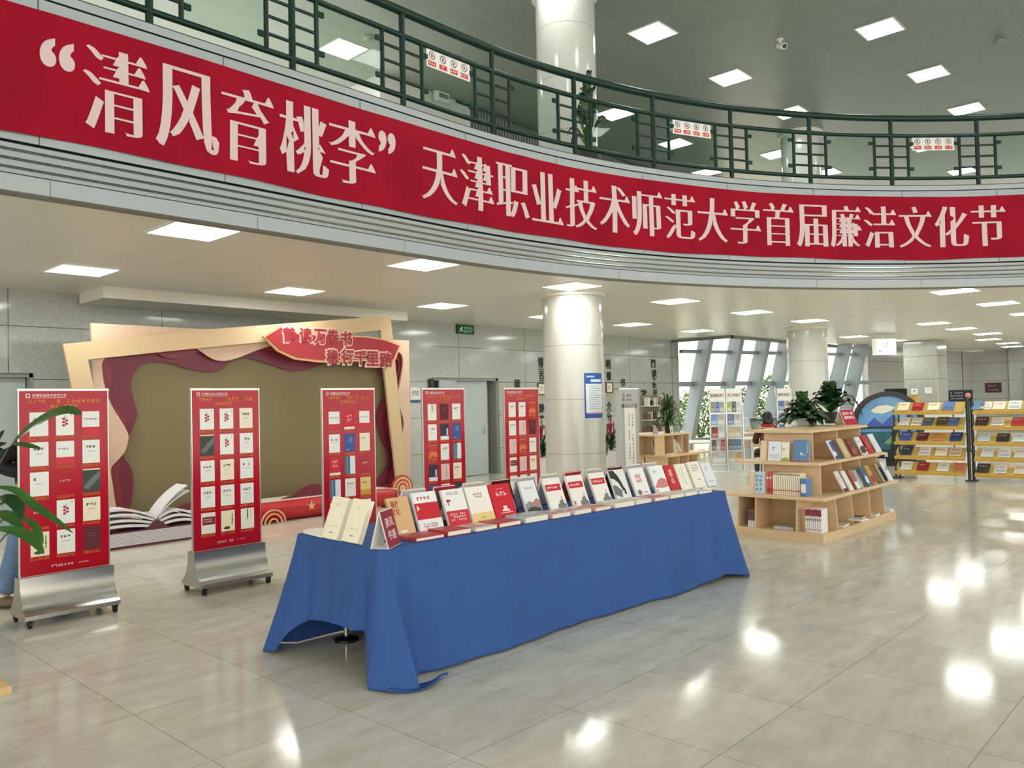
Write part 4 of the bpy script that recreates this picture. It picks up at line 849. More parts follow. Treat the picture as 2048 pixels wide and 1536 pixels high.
def leafs(name, side_, heights, lift):
    q = MB(); gx = 4.27
    for j, (h, L_) in enumerate(heights):
        n = 14; up = [(gx + side_ * L_ * i / n, .22 + .03 * j + h * math.sin(PI * min(1, (i / n) * .9 + .05)) + lift * (i / n) ** 2) for i in range(n + 1)]
        dn = [(x, z - .028) for x, z in up[::-1]]; q.solid([up + dn], 0, y1 - y0 - .02 * j, M_pap, YF(y1))
        q.solid([[(x, z + .0005) for x, z in dn[::-1]] + [(x, z - .004) for x, z in dn]], -.001, y1 - y0 - .02 * j + .002, M_pgl, YF(y1))
    return q.build(name, ob)
leafs('left_pages', -1, [(.06, .92), (.09, .9), (.13, .9), (.16, .9)], 0.0)
leafs('right_pages', 1, [(.05, .5), (.08, .5), (.11, .49)], 0.02)
q = MB()
for a, b_, dz in ((.40, .40, 0.0), (.43, .33, .0)):
    n = 10; up = [(4.27 + a * i / n, .3 + b_ * (i / n) ** .8 - .02 + .03 * math.sin(PI * i / n)) for i in range(n + 1)]; q.solid([up + [(x + .006, z - .012) for x, z in up[::-1]]], 0, .3, M_pap, YF(y1))
q.build('turning_pages', ob); q = MB(); q.solid([[(4.13, .2), (4.4, .2), (4.33, .26), (4.27, .3), (4.21, .26)]], 0, .36, M_ob, YF(y1)); q.build('spine', ob)

# ------------------------------------------------------------------ person standing behind the left poster stand
def skin_mesh(name, parent, verts, edges, radii, m, root=0, levels=2):
    me = bpy.data.meshes.new(name); me.from_pydata([tuple(v) for v in verts], edges, []); o = bpy.data.objects.new(name, me); C.objects.link(o)
    if parent is not None: o.parent = parent
    sk = o.modifiers.new('skin', 'SKIN'); sk.use_smooth_shade = True
    for i, d in enumerate(me.skin_vertices[0].data):
        r = radii[i]; d.radius = r if isinstance(r, tuple) else (r, r); d.use_root = (i == root)
    sb = o.modifiers.new('smooth', 'SUBSURF'); sb.levels = sb.render_levels = levels
    me.materials.append(m); return o
M_skin = mat('skin', (214, 168, 140), .5); M_hair = mat('dark_hair', (22, 18, 18), .45, bump=.3, scale=60); M_jean = mat('blue_denim', (98, 124, 160), .85, var=.15, scale=24, bump=.2); M_bkcl = mat('black_jacket', (20, 20, 23), .7, bump=.15, scale=20); M_shoe = mat('tan_suede', (118, 98, 78), .8)
def face(h, cx, cy, cz, fx, fy):
    """simple modelled face on a head ball; (fx, fy) = the way it looks"""
    sx, sy = -fy, fx; W_ = lambda a, b, c: (cx + fx * a + sx * b, cy + fy * a + sy * b, cz + c)
    h.ball((cx, cy, cz), (.076 + .012 * abs(fx), .076 + .012 * abs(fy), .112), M_skin, 18); h.ball(W_(.03, 0, -.055), (.052, .052, .055), M_skin, 14)
    h.tube([W_(.08, 0, .012), W_(.098, 0, -.02), W_(.085, 0, -.03)], [.008, .014, .01], M_skin, 8)
    for s in (-1, 1):
        h.ball(W_(.073, s * .033, .012), (.013, .013, .009), mat('eye_white', (236, 234, 230), .3), 8); h.ball(W_(.083, s * .033, .012), (.006, .006, .006), M_hair, 8); h.tube([W_(.082, s * .018, .032), W_(.076, s * .05, .03)], .004, M_hair, 6)
        h.ball(W_(-.005, s * .084, -.005), (.016, .012, .03), M_skin, 8)
    h.tube([W_(.078, -.022, -.055), W_(.084, 0, -.054), W_(.078, .022, -.055)], .006, mat('lips', (176, 104, 98), .5), 6)
pp_ = at_z(72, 1207, 0)
pt = thing('person', 'standing person in black jacket and blue jeans half hidden behind the left poster stand', 'person', (pp_.x, pp_.y, 0), math.radians(-47))
# body faces local +x, mid-stride, the rear foot and elbow towards the picture edge
V = [(0, 0, .92), (0, 0, 1.08), (.01, 0, 1.25), (0, 0, 1.40), (.005, 0, 1.48), (0, .19, 1.38), (-.12, .25, 1.15), (.1, .2, 1.08), (0, -.19, 1.38), (-.16, -.25, 1.18), (.08, -.2, 1.12), (0, .1, .88), (.12, .11, .48), (.16, .12, .07), (-.01, -.1, .88), (-.09, -.11, .48), (-.19, -.12, .08)]
E_ = [(0, 1), (1, 2), (2, 3), (3, 4), (3, 5), (5, 6), (6, 7), (3, 8), (8, 9), (9, 10), (0, 11), (11, 12), (12, 13), (0, 14), (14, 15), (15, 16)]
Rd = [(.15, .11), (.14, .1), (.16, .11), (.13, .1), .055, .048, .036, .03, .048, .036, .03, .088, .062, .045, .088, .062, .045]
skin_mesh('body', pt, V, E_, Rd, M_skin)
jv = [(0, 0, .94), (0, 0, 1.08), (.01, 0, 1.25), (0, 0, 1.39), (0, .19, 1.385), (-.12, .25, 1.15), (.07, .205, 1.085), (0, -.19, 1.385), (-.16, -.25, 1.18), (.05, -.205, 1.125)]
skin_mesh('jacket', pt, jv, [(0, 1), (1, 2), (2, 3), (3, 4), (4, 5), (5, 6), (3, 7), (7, 8), (8, 9)], [(.175, .14), (.165, .13), (.18, .14), (.15, .115), .095, .085, .06, .095, .085, .06], M_bkcl)
skin_mesh('jeans', pt, [(0, 0, .98), (0, 0, .9), (0, .1, .86), (.12, .11, .48), (.16, .12, .09), (-.01, -.1, .86), (-.09, -.11, .48), (-.19, -.12, .1)], [(0, 1), (1, 2), (2, 3), (3, 4), (1, 5), (5, 6), (6, 7)], [(.16, .125), (.165, .13), .108, .085, .09, .108, .088, .092], M_jean, 1)
h = MB(); face(h, .02, 0, 1.6, 1, 0); h.build('head', pt, smooth=True); h = MB(); h.ball((-.012, 0, 1.635), (.1, .098, .105), M_hair, 18); h.ball((-.05, 0, 1.53), (.06, .085, .13), M_hair, 16); h.build('hair', pt, smooth=True)
for sy, sx in ((.12, .16), (-.12, -.2)):
    q = MB(); q.ball((sx + .05, sy, .045), (.135, .05, .045), M_shoe, 16); q.box(sx - .075, sy - .045, 0, sx + .17, sy + .045, .016, mat('shoe_sole', (60, 52, 46), .8)); q.build('shoe', pt, smooth=True)
def hand(parent, p, d, up, sgn, m=None):
    """palm, four fingers and thumb; d = the way the fingers point"""
    d = Vector(d).normalized(); up = Vector(up); sd = d.cross(up).normalized() * sgn; up = sd.cross(d).normalized() * sgn; p = Vector(p); V, E_, R_ = [p, p + d * .05, p + d * .085], [(0, 1), (1, 2)], [.024, (.036, .018), (.036, .016)]
    for i, (o, L_) in enumerate(((-.03, .058), (-.01, .07), (.01, .066), (.03, .05))):
        b = p + d * .085 + sd * o; k = len(V); V += [b, b + d * L_ * .5 - up * .008, b + d * L_ * .85 - up * .03]; E_ += [(2, k), (k, k + 1), (k + 1, k + 2)]; R_ += [.0095, .009, .0075]
    k = len(V); V += [p + d * .035 - sd * .036, p + d * .07 - sd * .055 - up * .01]; E_ += [(0, k), (k, k + 1)]; R_ += [.012, .009]
    return skin_mesh('hand', parent, V, E_, R_, m or M_skin, 0, 1)
hand(pt, (.1, .2, 1.08), (.9, -.3, .2), (0, 0, 1), 1); hand(pt, (.08, -.2, 1.12), (.9, .3, .2), (0, 0, 1), -1)

# ------------------------------------------------------------------ leafy plant at the left edge, on a low wooden plinth
M_leaf = mat('glossy_leaf', (52, 92, 38), .28, var=.25, scale=5, spec=.5); M_leafd = mat('dark_leaf', (26, 58, 26), .32, var=.3, scale=6); M_stem = mat('leaf_stem', (70, 96, 46), .5); M_soil = mat('potting_soil', (52, 40, 30), .9); M_wood = mat('pale_plywood', (222, 184, 132), .42, var=.07, scale=3, stretch=(1, 6, 6))
def leaf(mb, pts, w, m, fold=.25, n=None, up=(0, 0, 1), tip=.06):
    """one blade along a curved midrib, folded along it"""
    n = n or 14; P_ = [Vector(p) for p in pts]; k = len(P_) - 1
    def mid(t):
        x = t * k; i = min(int(x), k - 1); f_ = x - i; p0, p1, p2, p3 = P_[max(i - 1, 0)], P_[i], P_[i + 1], P_[min(i + 2, k)]
        return .5 * ((2 * p1) + (p2 - p0) * f_ + (2 * p0 - 5 * p1 + 4 * p2 - p3) * f_ * f_ + (3 * p1 - p0 - 3 * p2 + p3) * f_ ** 3)
    v = []; upv = Vector(up)
    for i in range(n + 1):
        t = i / n; c = mid(t); d = (mid(min(1, t + .02)) - mid(max(0, t - .02))).normalized(); s = d.cross(upv)
        s = s.normalized() if s.length > 1e-4 else Vector((1, 0, 0)); q = s.cross(d).normalized(); ww = w * (math.sin(PI * min(1, t * .985 + .008)) ** .8) * (.72 + .5 * t)
        v += [c - s * ww + q * ww * fold, c - s * ww * .5 + q * ww * fold * .35, c, c + s * ww * .5 + q * ww * fold * .35, c + s * ww + q * ww * fold]
    mb.add(v, [(i * 5 + j, i * 5 + j + 1, i * 5 + 6 + j, i * 5 + 5 + j) for i in range(n) for j in range(4)], m)
pl_ = thing('wooden_plinth', 'corner of a low pale wooden plinth at the lower left edge', 'plinth', (1.46, 5.34, 0)); m = MB(); m.bev(-1.1, 0, 0, 0, 1.1, .045, M_wood, .004); m.build('board', pl_)
fp = thing('potted_plant', 'large leafed foreground plant reaching in from the left edge', 'plant', (0, 0, 0)); PD = (1.02, 5.85, 0)
m = MB(); m.lathe([(.17, .047), (.2, .06), (.235, .38), (.25, .4), (.25, .43), (.225, .43), (.215, .39)], (1.02, 5.85, 0), M_wplastic, 32); m.lathe([(.2, .38), (.0001, .39)], (1.02, 5.85, 0), M_soil, 24); m.build('pot', fp, smooth=True)
LV = [([(20, 894), (40, 872), (75, 845), (112, 826), (142, 821), (163, 830)], .04, M_leaf, 0.0), ([(22, 888), (45, 889), (82, 897)], .017, M_leaf, .0), ([(14, 886), (-10, 892), (-34, 906)], .03, M_leafd, .0), ([(8, 860), (-4, 876), (-20, 896)], .02, M_leafd, .02),
      ([(-26, 976), (8, 975), (38, 984), (62, 1006), (100, 1032), (146, 1066)], .024, M_leaf, -.05), ([(-22, 1058), (10, 1058), (44, 1066), (70, 1084), (88, 1108)], .03, M_leaf, -.1), ([(44, 1034), (62, 1044), (76, 1062), (86, 1088)], .02, M_leaf, -.12), ([(-20, 1004), (12, 996), (36, 1012), (44, 1040)], .034, M_leafd, -.05),
      ([(-30, 1032), (2, 1028), (26, 1038), (46, 1056)], .032, M_leaf, .02), ([(-30, 985), (-5, 935), (20, 892)], .009, M_stem, .03), ([(-30, 1026), (-5, 1012), (22, 1002), (40, 990)], .02, M_leafd, .06), ([(-20, 1066), (0, 1046), (28, 1022)], .016, M_leafd, .06), ([(-20, 1120), (0, 1085), (24, 1060)], .014, M_leafd, .06)]
for pts, w_, mm, dd in LV:
    b = MB(); n = len(pts); leaf(b, [at_d(px, py, (1.05 + dd, 5.45 + dd - .22 * i / n, 0)) for i, (px, py) in enumerate(pts)], w_, mm, .16, up=(-.5, -.5, .7)); b.build('leaf', fp, smooth=True)
b = MB()
for x, y in ((-30, 1000), (-25, 950), (-20, 1060)):
    q = at_d(x, y, (1.0, 5.6, 0)); b.tube([(1.02, 5.85, .38), ((1.02 + q.x) / 2 - .05, (5.85 + q.y) / 2 + .05, (.4 + q.z) / 2), q], [.016, .013, .008], M_stem, 8)
b.build('stems', fp, smooth=True)
# ------------------------------------------------------------------ tiered plywood display bookcase
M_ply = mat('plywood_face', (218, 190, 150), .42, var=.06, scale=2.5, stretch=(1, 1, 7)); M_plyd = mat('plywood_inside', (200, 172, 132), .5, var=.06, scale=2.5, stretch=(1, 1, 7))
def tiered(x0, y0, label, L=2.34, Wd=1.19):
    t = thing('tiered_bookcase', label, 'bookcase', (x0, y0, 0)); z = (0, .1, .455, .49, .828, .862, 1.19, 1.222)
    m = MB(); m.bev(0, 0, 0, L, Wd, .1, M_ply, .012); m.build('plinth', t)
    for nm, za, zb, a in (('lower_board', z[2], z[3], (.0, -.01, L + .1, Wd + .02)), ('middle_board', z[4], z[5], (.17, .1, L - .02, Wd - .08)), ('top_board', z[6], z[7], (.28, .24, L - .24, Wd - .2))):
        m = MB(); m.bev(a[0], a[1], za, a[2], a[3], zb, M_ply, .008); m.build(nm, t)
    def panel(nm, p, q, za, zb, th=.018, sl=.03, mm=None):
        """upright panel from p (front) to q (back), its front edge leaning in"""
        p, q = Vector((*p, 0)), Vector((*q, 0)); d = (q - p).normalized(); n = Vector((-d.y, d.x, 0)) * th / 2; m = MB(); f = p + d * sl
        v = [p - n, p + n, q + n, q - n]; u = [f - n, f + n, q + n, q - n]
        m.add([(*w[:2], za) for w in v] + [(*w[:2], zb) for w in u], [(3, 2, 1, 0), (4, 5, 6, 7), (0, 1, 5, 4), (1, 2, 6, 5), (2, 3, 7, 6), (3, 0, 4, 7)], mm or M_ply); m.build(nm, t)
    # low tier: open cells all round
    for x in (.48, .96, 1.53, 2.02): panel('divider', (x, .03), (x, .52), z[1], z[2])
    for y in (.33, .82): panel('divider', (.04, y), (.47, y), z[1], z[2])
    panel('divider', (.06, 1.05), (.47, 1.05), z[1], z[2]); panel('back_panel', (.47, .52), (2.1, .52), z[1], z[2], sl=0, mm=M_plyd); panel('back_panel', (.47, .5), (.47, 1.1), z[1], z[2], sl=0, mm=M_plyd)
    # middle tier: closed end, open long side
    panel('end_panel', (.37, .17), (.37, .82), z[3], z[4], sl=0); panel('divider', (.38, .811), (.72, .82), z[3], z[4], sl=.0); panel('end_panel', (.72, .82), (.72, 1.02), z[3], z[4], sl=0)
    for x in (.99, 1.6, 2.21): panel('divider', (x, .15), (x, .55), z[3], z[4])
    panel('back_panel', (.37, .55), (2.21, .55), z[3], z[4], sl=0, mm=M_plyd)
    # top tier
    panel('end_panel', (.42, .27), (.42, .86), z[5], z[6], sl=0)
    for x in (1.16, 1.92): panel('divider', (x, .25), (x, .58), z[5], z[6])
    panel('back_panel', (.42, .58), (1.92, .58), z[5], z[6], sl=0, mm=M_plyd); return t
BX0, BY0 = 8.765, 3.56
tiered(BX0, BY0, 'pale plywood stepped bookcase with plants on top, right of the blue table')
Z1, Z2, Z3, ZP = .4905, .8625, 1.2225, .1005
cpx = lambda x, y: (1450 + x * .1953, 800 + y * .1953)
GT = 'books on the stepped bookcase'
def put(M, label, w, h, t, cv, design=(), spine=None, group=GT, cat='book', name='book', marks=()):
    o = thing(name, label, cat, M=M, group=group); book_parts(o, w, h, t, cv, design, spine, random.Random(len(label)), marks)
    return o
def leanM(p, X, back, ang):
    a = math.radians(ang); return frame(p, X, Vector(back) * math.sin(a) + Vector((0, 0, math.cos(a))))
pic = lambda c, c2: [('p', c, [(0, .1), (.6, .05), (1, .2), (1, .45), (.5, .5), (0, .35)]), ('l', .2, .7, .8, .82, c2, 1)]
for (x0, x1, y_, h, cv, dz, lab) in [
    (960, 1015, 607, .24, (232, 236, 240), [('p', (70, 96, 160), [(.2, .5), (.35, .4), (.65, .4), (.8, .5), (.8, .85), (.65, .93), (.35, .93), (.2, .85)]), ('p', (40, 76, 150), [(0, 0), (1, 0), (1, .12), (.4, .2), (0, .1)])], 'white book with blue oval picture on the upper shelf at the bookcase corner'),
    (1012, 1062, 602, .23, (66, 58, 56), [], 'dark brown book between the blue oval and tan books'), (1065, 1135, 590, .25, (206, 186, 146), [('r', .4, .1, .5, .14, (130, 140, 80))], 'tan book on the upper shelf of the stepped bookcase'), (1160, 1215, 576, .23, (110, 46, 46), pic((160, 90, 76), (190, 150, 130)), 'brown-red picture book on the upper shelf'),
    (1230, 1288, 560, .24, (228, 230, 232), pic((74, 56, 56), (120, 120, 124)), 'white book with dark photo foot on the upper shelf'), (1295, 1365, 548, .25, (186, 30, 48), [('l', .3, .3, .7, .8, (236, 190, 190), 3)], 'red book with pale title on the upper shelf'), (1385, 1442, 536, .26, (228, 230, 234), [('r', .3, .5, .7, .53, (130, 130, 136))], 'white book at the right end of the upper shelf')]:
    a = at_z(*cpx(x0, y_), Z2); b_ = at_z(*cpx(x1, y_ - 8), Z2); put(leanM((a.x, BY0 + .135, Z2), (1, 0, 0), (0, 1, 0), 27), lab, max(.1, min(.19, b_.x - a.x)), h, .014, cv, dz)
for (x0, x1, y_, h, cv, dz, lab) in [
    (1045, 1120, 940, .26, (226, 222, 218), [('r', 0, 0, 1, .16, (116, 30, 50)), ('l', .2, .6, .6, .75, (140, 130, 130), 1)], 'off-white book with maroon foot on the middle shelf corner'), (1140, 1202, 926, .25, (232, 232, 234), [('r', .2, .55, .5, .57, (150, 150, 150))], 'white book second on the middle shelf'), (1203, 1262, 908, .24, (186, 108, 98), [('r', 0, 0, 1, .38, (232, 226, 222))], 'rose book with white foot on the middle shelf'),
    (1262, 1300, 900, .23, (140, 178, 206), [('l', .1, .1, .9, .5, (226, 234, 240), 3)], 'light blue book on the middle shelf'), (1305, 1370, 880, .26, (62, 106, 150), [('p', (214, 228, 238), [(.1, .2), (.8, .12), (.9, .45), (.5, .55), (.2, .42)])], 'deep blue picture book on the middle shelf'), (1374, 1440, 866, .26, (198, 160, 100), pic((160, 70, 60), (120, 90, 60)), 'ochre picture book on the middle shelf'),
    (1475, 1532, 846, .25, (176, 152, 116), [('r', 0, .0, .3, 1, (60, 56, 56))], 'taupe and black book on the middle shelf'), (1542, 1612, 826, .27, (230, 232, 236), [('l', .3, .5, .7, .6, (130, 130, 136), 1)], 'white book at the right end of the middle shelf')]:
    a = at_z(*cpx(x0, y_), Z1); b_ = at_z(*cpx(x1, y_ - 8), Z1); put(leanM((a.x, BY0 + .03, Z1), (1, 0, 0), (0, 1, 0), 27), lab, max(.1, min(.2, b_.x - a.x)), h, .014, cv, dz)
put(leanM((BX0 + 2.3, BY0 + .28, Z1), (0, -1, 0), (-1, 0, 0), 8), 'blue and white magazine standing at the far end of the middle shelf', .2, .29, .01, (66, 116, 186), [('r', 0, .6, 1, 1, (226, 232, 238))])
sx_ = lambda X_, x, y: at_x(*cpx(x, y), X_).y
for (x0, x1, h, cv, dz, lab) in [(365, 440, .235, (228, 204, 170), [('r', .8, 0, 1, 1, (190, 160, 120))], 'narrow tan book at the left of the bookcase end, upper level'), (446, 576, .225, (230, 236, 242), [('l', .3, .5, .75, .75, (70, 110, 150), 1), ('l', .1, .1, .9, .36, (150, 170, 186), 4)], 'white book with blue print on the bookcase end, upper level'), (580, 656, .22, (240, 238, 222), [('p', (150, 176, 90), [(0, 0), (1, 0), (1, .16), (.5, .2), (0, .12)]), ('l', .1, .5, .4, .7, (110, 130, 120), 1)], 'cream and green book on the bookcase end, upper level'), (700, 866, .25, (96, 134, 176), [('r', .0, .0, 1, .03, (180, 60, 80)), ('l', .84, .4, .96, .9, (226, 232, 240), 5), ('p', (226, 232, 240), [(.4, .3), (.5, .45), (.6, .34), (.9, .3)])], 'blue softcover book with white script on the bookcase end, upper level')]:
    ya, yb_ = sx_(BX0 + .27, x0, 600), sx_(BX0 + .27, x1, 612); put(leanM((BX0 + .27, ya, Z2), (0, -1, 0), (1, 0, 0), 9), lab, abs(ya - yb_), h, .018, cv, dz)
for (x0, x1, h, cv, dz, lab, n) in [(262, 300, .27, (232, 206, 164), [('r', .0, .9, 1, 1, (240, 230, 200))], 'pale tan book at the far left of the bookcase end, middle level', 1), (306, 416, .25, (196, 214, 226), [('l', .1, .1, .9, .9, (70, 130, 176), 4)], 'pale blue patterned book on the bookcase end, middle level', 1)]:
    ya, yb_ = sx_(BX0 + .13, x0, 910), sx_(BX0 + .13, x1, 930); put(leanM((BX0 + .13, ya, Z1), (0, -1, 0), (1, 0, 0), 6), lab, abs(ya - yb_), h, .018, cv, dz)
def spines(x0, x1, y_, z_, X_, n, h, dep, cv, marks, labf, grp, sp=None):
    ya, yb_ = sx_(X_, x0, y_), sx_(X_, x1, y_); st = (ya - yb_) / n
    for i in range(n):
        put(frame((X_, ya - st * i, z_), (1, 0, 0), (0, 0, 1)), labf(i), dep, h * (1 + .012 * ((i * 7) % 3 - 1)), st * .82, cv, spine=sp or cv, group=grp, marks=marks)
spines(428, 488, 942, Z1, BX0 + .12, 2, .25, .16, (214, 92, 84), [(.7, .8, (236, 200, 190)), (.1, .3, (180, 60, 60))], lambda i: ('left' if i == 0 else 'right') + ' one of two salmon red spines beside the cream set', GT)
spines(492, 776, 955, Z1, BX0 + .12, 13, .245, .17, (238, 228, 204), [(.18, .23, (200, 90, 84)), (.93, .97, (60, 50, 46)), (.1, .12, (222, 180, 160))], lambda i: 'cream volume with red band in the matching set, %s from the left' % ordinal(i), 'matching cream volumes on the bookcase end')
spines(780, 842, 968, Z1, BX0 + .08, 1, .2, .16, (84, 126, 180), [(.2, .7, (236, 232, 220))], lambda i: 'small blue slipcase with white oval right of the cream set', GT)
spines(236, 310, 1297, ZP, BX0 + .06, 4, .19, .16, (226, 226, 226), [(.45, 1, (92, 66, 60)), (.4, .44, (60, 60, 60))], lambda i: 'brown and white spine low on the bookcase end, %s from the left' % ordinal(i), 'brown topped volumes in the low left cell')
spines(826, 996, 1364, ZP, BX0 + .05, 8, .262, .17, (236, 234, 232), [(.7, .98, (150, 34, 50)), (.12, .15, (200, 90, 100)), (.5, .6, (170, 160, 160))], lambda i: 'white spine with crimson top in the low corner set, %s from the left' % ordinal(i), 'white and crimson volumes in the corner cell')
def flat(px, py, z_, w, h, t, cv, lab, rz=0):
    p = at_z(*cpx(px, py), z_); put(Matrix.Translation((p.x, p.y, z_)) @ Matrix.Rotation(math.radians(rz), 4, 'Z'), lab, w, h, t, cv, [('l', .2, .5, .8, .7, (150, 150, 150), 1)])
flat(700, 1336, ZP, .17, .23, .03, (196, 200, 204), 'grey book lying flat in the low middle cell of the bookcase end', 0)
flat(1222, 1305, ZP, .24, .18, .02, (226, 228, 230), 'white book lying flat in the first low cell of the long side', 6)
flat(1392, 1250, ZP, .2, .2, .05, (70, 60, 60), 'thick dark book lying flat in the second low cell', 4); flat(1398, 1246, ZP + .051, .17, .16, .02, (222, 226, 230), 'pale book lying on the thick dark book', -8)
flat(1548, 1200, ZP, .2, .18, .03, (220, 220, 216), 'pale book lying flat in the third low cell', 5); flat(1696, 1146, ZP, .14, .14, .03, (226, 228, 232), 'small white box lying at the right end of the plinth', 0)
q = at_y(*cpx(1620, 1043), BY0 + .25); t = thing('oval_sticker', 'white oval sticker on the last divider of the bookcase', 'sticker', (BX0 + 2.008, BY0 + .24, .3)); m = MB(); m.solid([[(.045 * math.cos(i * PI / 12), .03 * math.sin(i * PI / 12)) for i in range(24)]], 0, .001, ink((222, 222, 220)), frame((0, 0, 0), (0, 1, 0), (0, 0, 1)) @ Matrix.Rotation(PI, 4, 'Y')); m.build('sticker', t)
# things on top: two plants and the red tent sign
def tent(M, label, w, d, h, face, words, edge=(236, 226, 212)):
    t = thing('tent_sign', label, 'sign', M=M); m = MB(); wt = ink(edge)
    for s in (-1, 1): m.add([(s * d, 0, 0), (s * d, w, 0), (s * .003, w, h), (s * .003, 0, h), (s * (d - .006), 0, 0), (s * (d - .006), w, 0), (0, w, h - .01), (0, 0, h - .01)], [(0, 1, 2, 3), (4, 7, 6, 5), (0, 3, 7, 4), (1, 5, 6, 2), (0, 4, 5, 1)], wt)
    m.build('card', t); T = frame((d + .001, .004, .004), (0, 1, 0), (-(d - .003), 0, h)); f_ = MB(); L_ = math.hypot(d, h); f_.rect(0, 0, w - .008, L_ - .008, ink(face), T)
    for i, wd in enumerate(words): f_.text(wd, .1 * w, L_ * (.62 - .26 * i), .86 * w, L_ * (.82 - .26 * i), ink((240, 214, 218)), T, .0008, .03)
    f_.build('printed_face', t); return t
a = at_z(*cpx(1140, 262), Z3); tent(Matrix.Translation((a.x + .1, a.y + .0, Z3)) @ Matrix.Rotation(math.radians(-108), 4, 'Z'), 'crimson and white tent sign on top of the stepped bookcase', .26, .09, .2, (176, 34, 64), ('图书推荐', '温馨提示'))
def plant(name, label, p, pot_r, pot_h, pot_m, leaves, cat='plant', rnd=None, pot_shape=None):
    rnd = rnd or random.Random(3); t = thing(name, label, cat, p); m = MB()
    m.lathe(pot_shape or [(pot_r * .72, 0), (pot_r * .8, .01), (pot_r, pot_h * .9), (pot_r * 1.04, pot_h), (pot_r * .92, pot_h), (pot_r * .9, pot_h * .9), (.0001, pot_h * .88)], (0, 0, 0), pot_m, 24); m.build('pot', t, smooth=True)
    for (nm, pts, w, mm, f_) in leaves:
        b = MB(); leaf(b, pts, w, mm, f_, 9); b.build(nm, t, smooth=True)
    return t
def rosette(n, r0, r1, h0, h1, w0, w1, z0, rnd, mats, droop=.3, base=.02, f_=.25):
    out = []
    for i in range(n):
        a = 2.4 * i + rnd.uniform(-.5, .5); k = (i + .5) / n; R_ = (r0 + (r1 - r0) * k) * rnd.uniform(.78, 1.18); H_ = (h1 + (h0 - h1) * k) * rnd.uniform(.8, 1.15); ca, sa = math.cos(a), math.sin(a)
        out.append(('leaf', [(base * ca, base * sa, z0), (R_ * .35 * ca, R_ * .35 * sa, z0 + H_ * .65), (R_ * .72 * ca, R_ * .72 * sa, z0 + H_), (R_ * ca, R_ * sa, z0 + H_ - droop * R_)], rnd.uniform(w0, w1), rnd.choice(mats), f_))
    return out
rnd = random.Random(5); c1_ = at_z(1608, 852, Z3)
plant('leafy_plant', 'bushy green plant spilling over the left end of the bookcase top', (c1_.x + .12, c1_.y + .06, Z3), .09, .1, M_wplastic, rosette(90, .06, .42, -.02, .34, .045, .07, .08, rnd, [M_leaf, M_leafd, M_leafd], .18), rnd=rnd)
c2_ = at_z(1668, 848, Z3); rnd = random.Random(8); lv = rosette(56, .08, .38, .1, .42, .055, .09, .16, rnd, [M_leaf, M_leafd, M_leafd], .12)
lv += [('leaf', [(0, 0, .16), (.1, -.05, .36), (.25, -.17, .4), (.36, -.26, .22), (.4, -.3, .06)], .028, M_leafd, .2), ('leaf', [(0, 0, .2), (.0, .02, .5), (-.04, .05, .6)], .05, M_leaf, .2)]
t = plant('leafy_plant', 'taller broad-leaved plant in a dark pot behind the crimson tent sign', (c2_.x + .25, c2_.y + .14, Z3), .1, .16, mat('dark_pot', (52, 48, 44), .5), lv, rnd=rnd)
b = MB(); b.tube([(.02, 0, .3), (.14, -.1, .5), (.2, -.16, .53)], .004, M_black, 6); b.ball((.22, -.18, .535), (.035, .03, .012), M_leafd, 10); b.build('bud_stem', t)
b = MB(); b.tube([(-.05, .02, .4), (.02, -.02, .74)], .004, M_stem, 6); b.build('plant_cane', t)

# ------------------------------------------------------------------ yellow magazine racks
M_gold = mat('rack_yellow_metal', (200, 170, 92), .38, .1, var=.05, scale=14); M_goldd = mat('rack_yellow_lip', (190, 150, 62), .35, .2)
XR = 16.45; rk = thing('magazine_rack', 'long yellow magazine rack with sloping shelves on black posts at the right', 'magazine rack', (0, 0, 0))
zs = [1.22, .935, .65, .37, .085]; bays = [(4.06, 5.27), (2.55, 3.90)]
def rack_post(y, r, nm='post', z1=1.52):
    m = MB()
    for dx in (.0, .09): m.tube([(XR + .02 + dx, y - dx * .6, 0), (XR + .02 + dx, y - dx * .6, z1 - .05 * (dx > 0))], r, M_black, 10)
    m.box(XR - .06, y - .1, 0, XR + .2, y + .05, .03, M_black)
    return m.build(nm, rk, smooth=True)
rack_post(3.99, .028); rack_post(5.26, .016, z1=1.3); rack_post(2.5, .028)
m = MB(); m.ball((XR + .03, 3.97, 1.56), (.05, .05, .05), mat('finial_pink', (206, 120, 118), .4, var=.3, scale=40), 12); m.build('finial', rk, smooth=True)
for y0_, y1_ in bays:
    for z in zs:
        m = MB(); pr = [(XR, z), (XR - .012, z + .03), (XR - .008, z + .055), (XR + .02, z + .06), (XR + .07, z + .1), (XR + .15, z + .17), (XR + .24, z + .225), (XR + .245, z + .21), (XR + .16, z + .15), (XR + .08, z + .07), (XR + .04, z + .0)]
        m.solid([[(a, b) for a, b in pr]], y0_, y1_, M_gold, Matrix(((1, 0, 0, 0), (0, 0, 1, 0), (0, 1, 0, 0), (0, 0, 0, 1))), M_gold); m.box(XR - .012, y0_, z, XR - .004, y1_, z + .055, M_goldd); m.build('shelf', rk)
sl0, sl1 = Vector((XR + .024, 0, .078)), Vector((XR + .24, 0, .248)); sd_ = (sl1 - sl0).normalized()
lx = lambda x: 1548 + x * .2441
rx = lambda x: 1848 + x * .1302
CRE, WH2 = (238, 230, 204), (230, 232, 234)
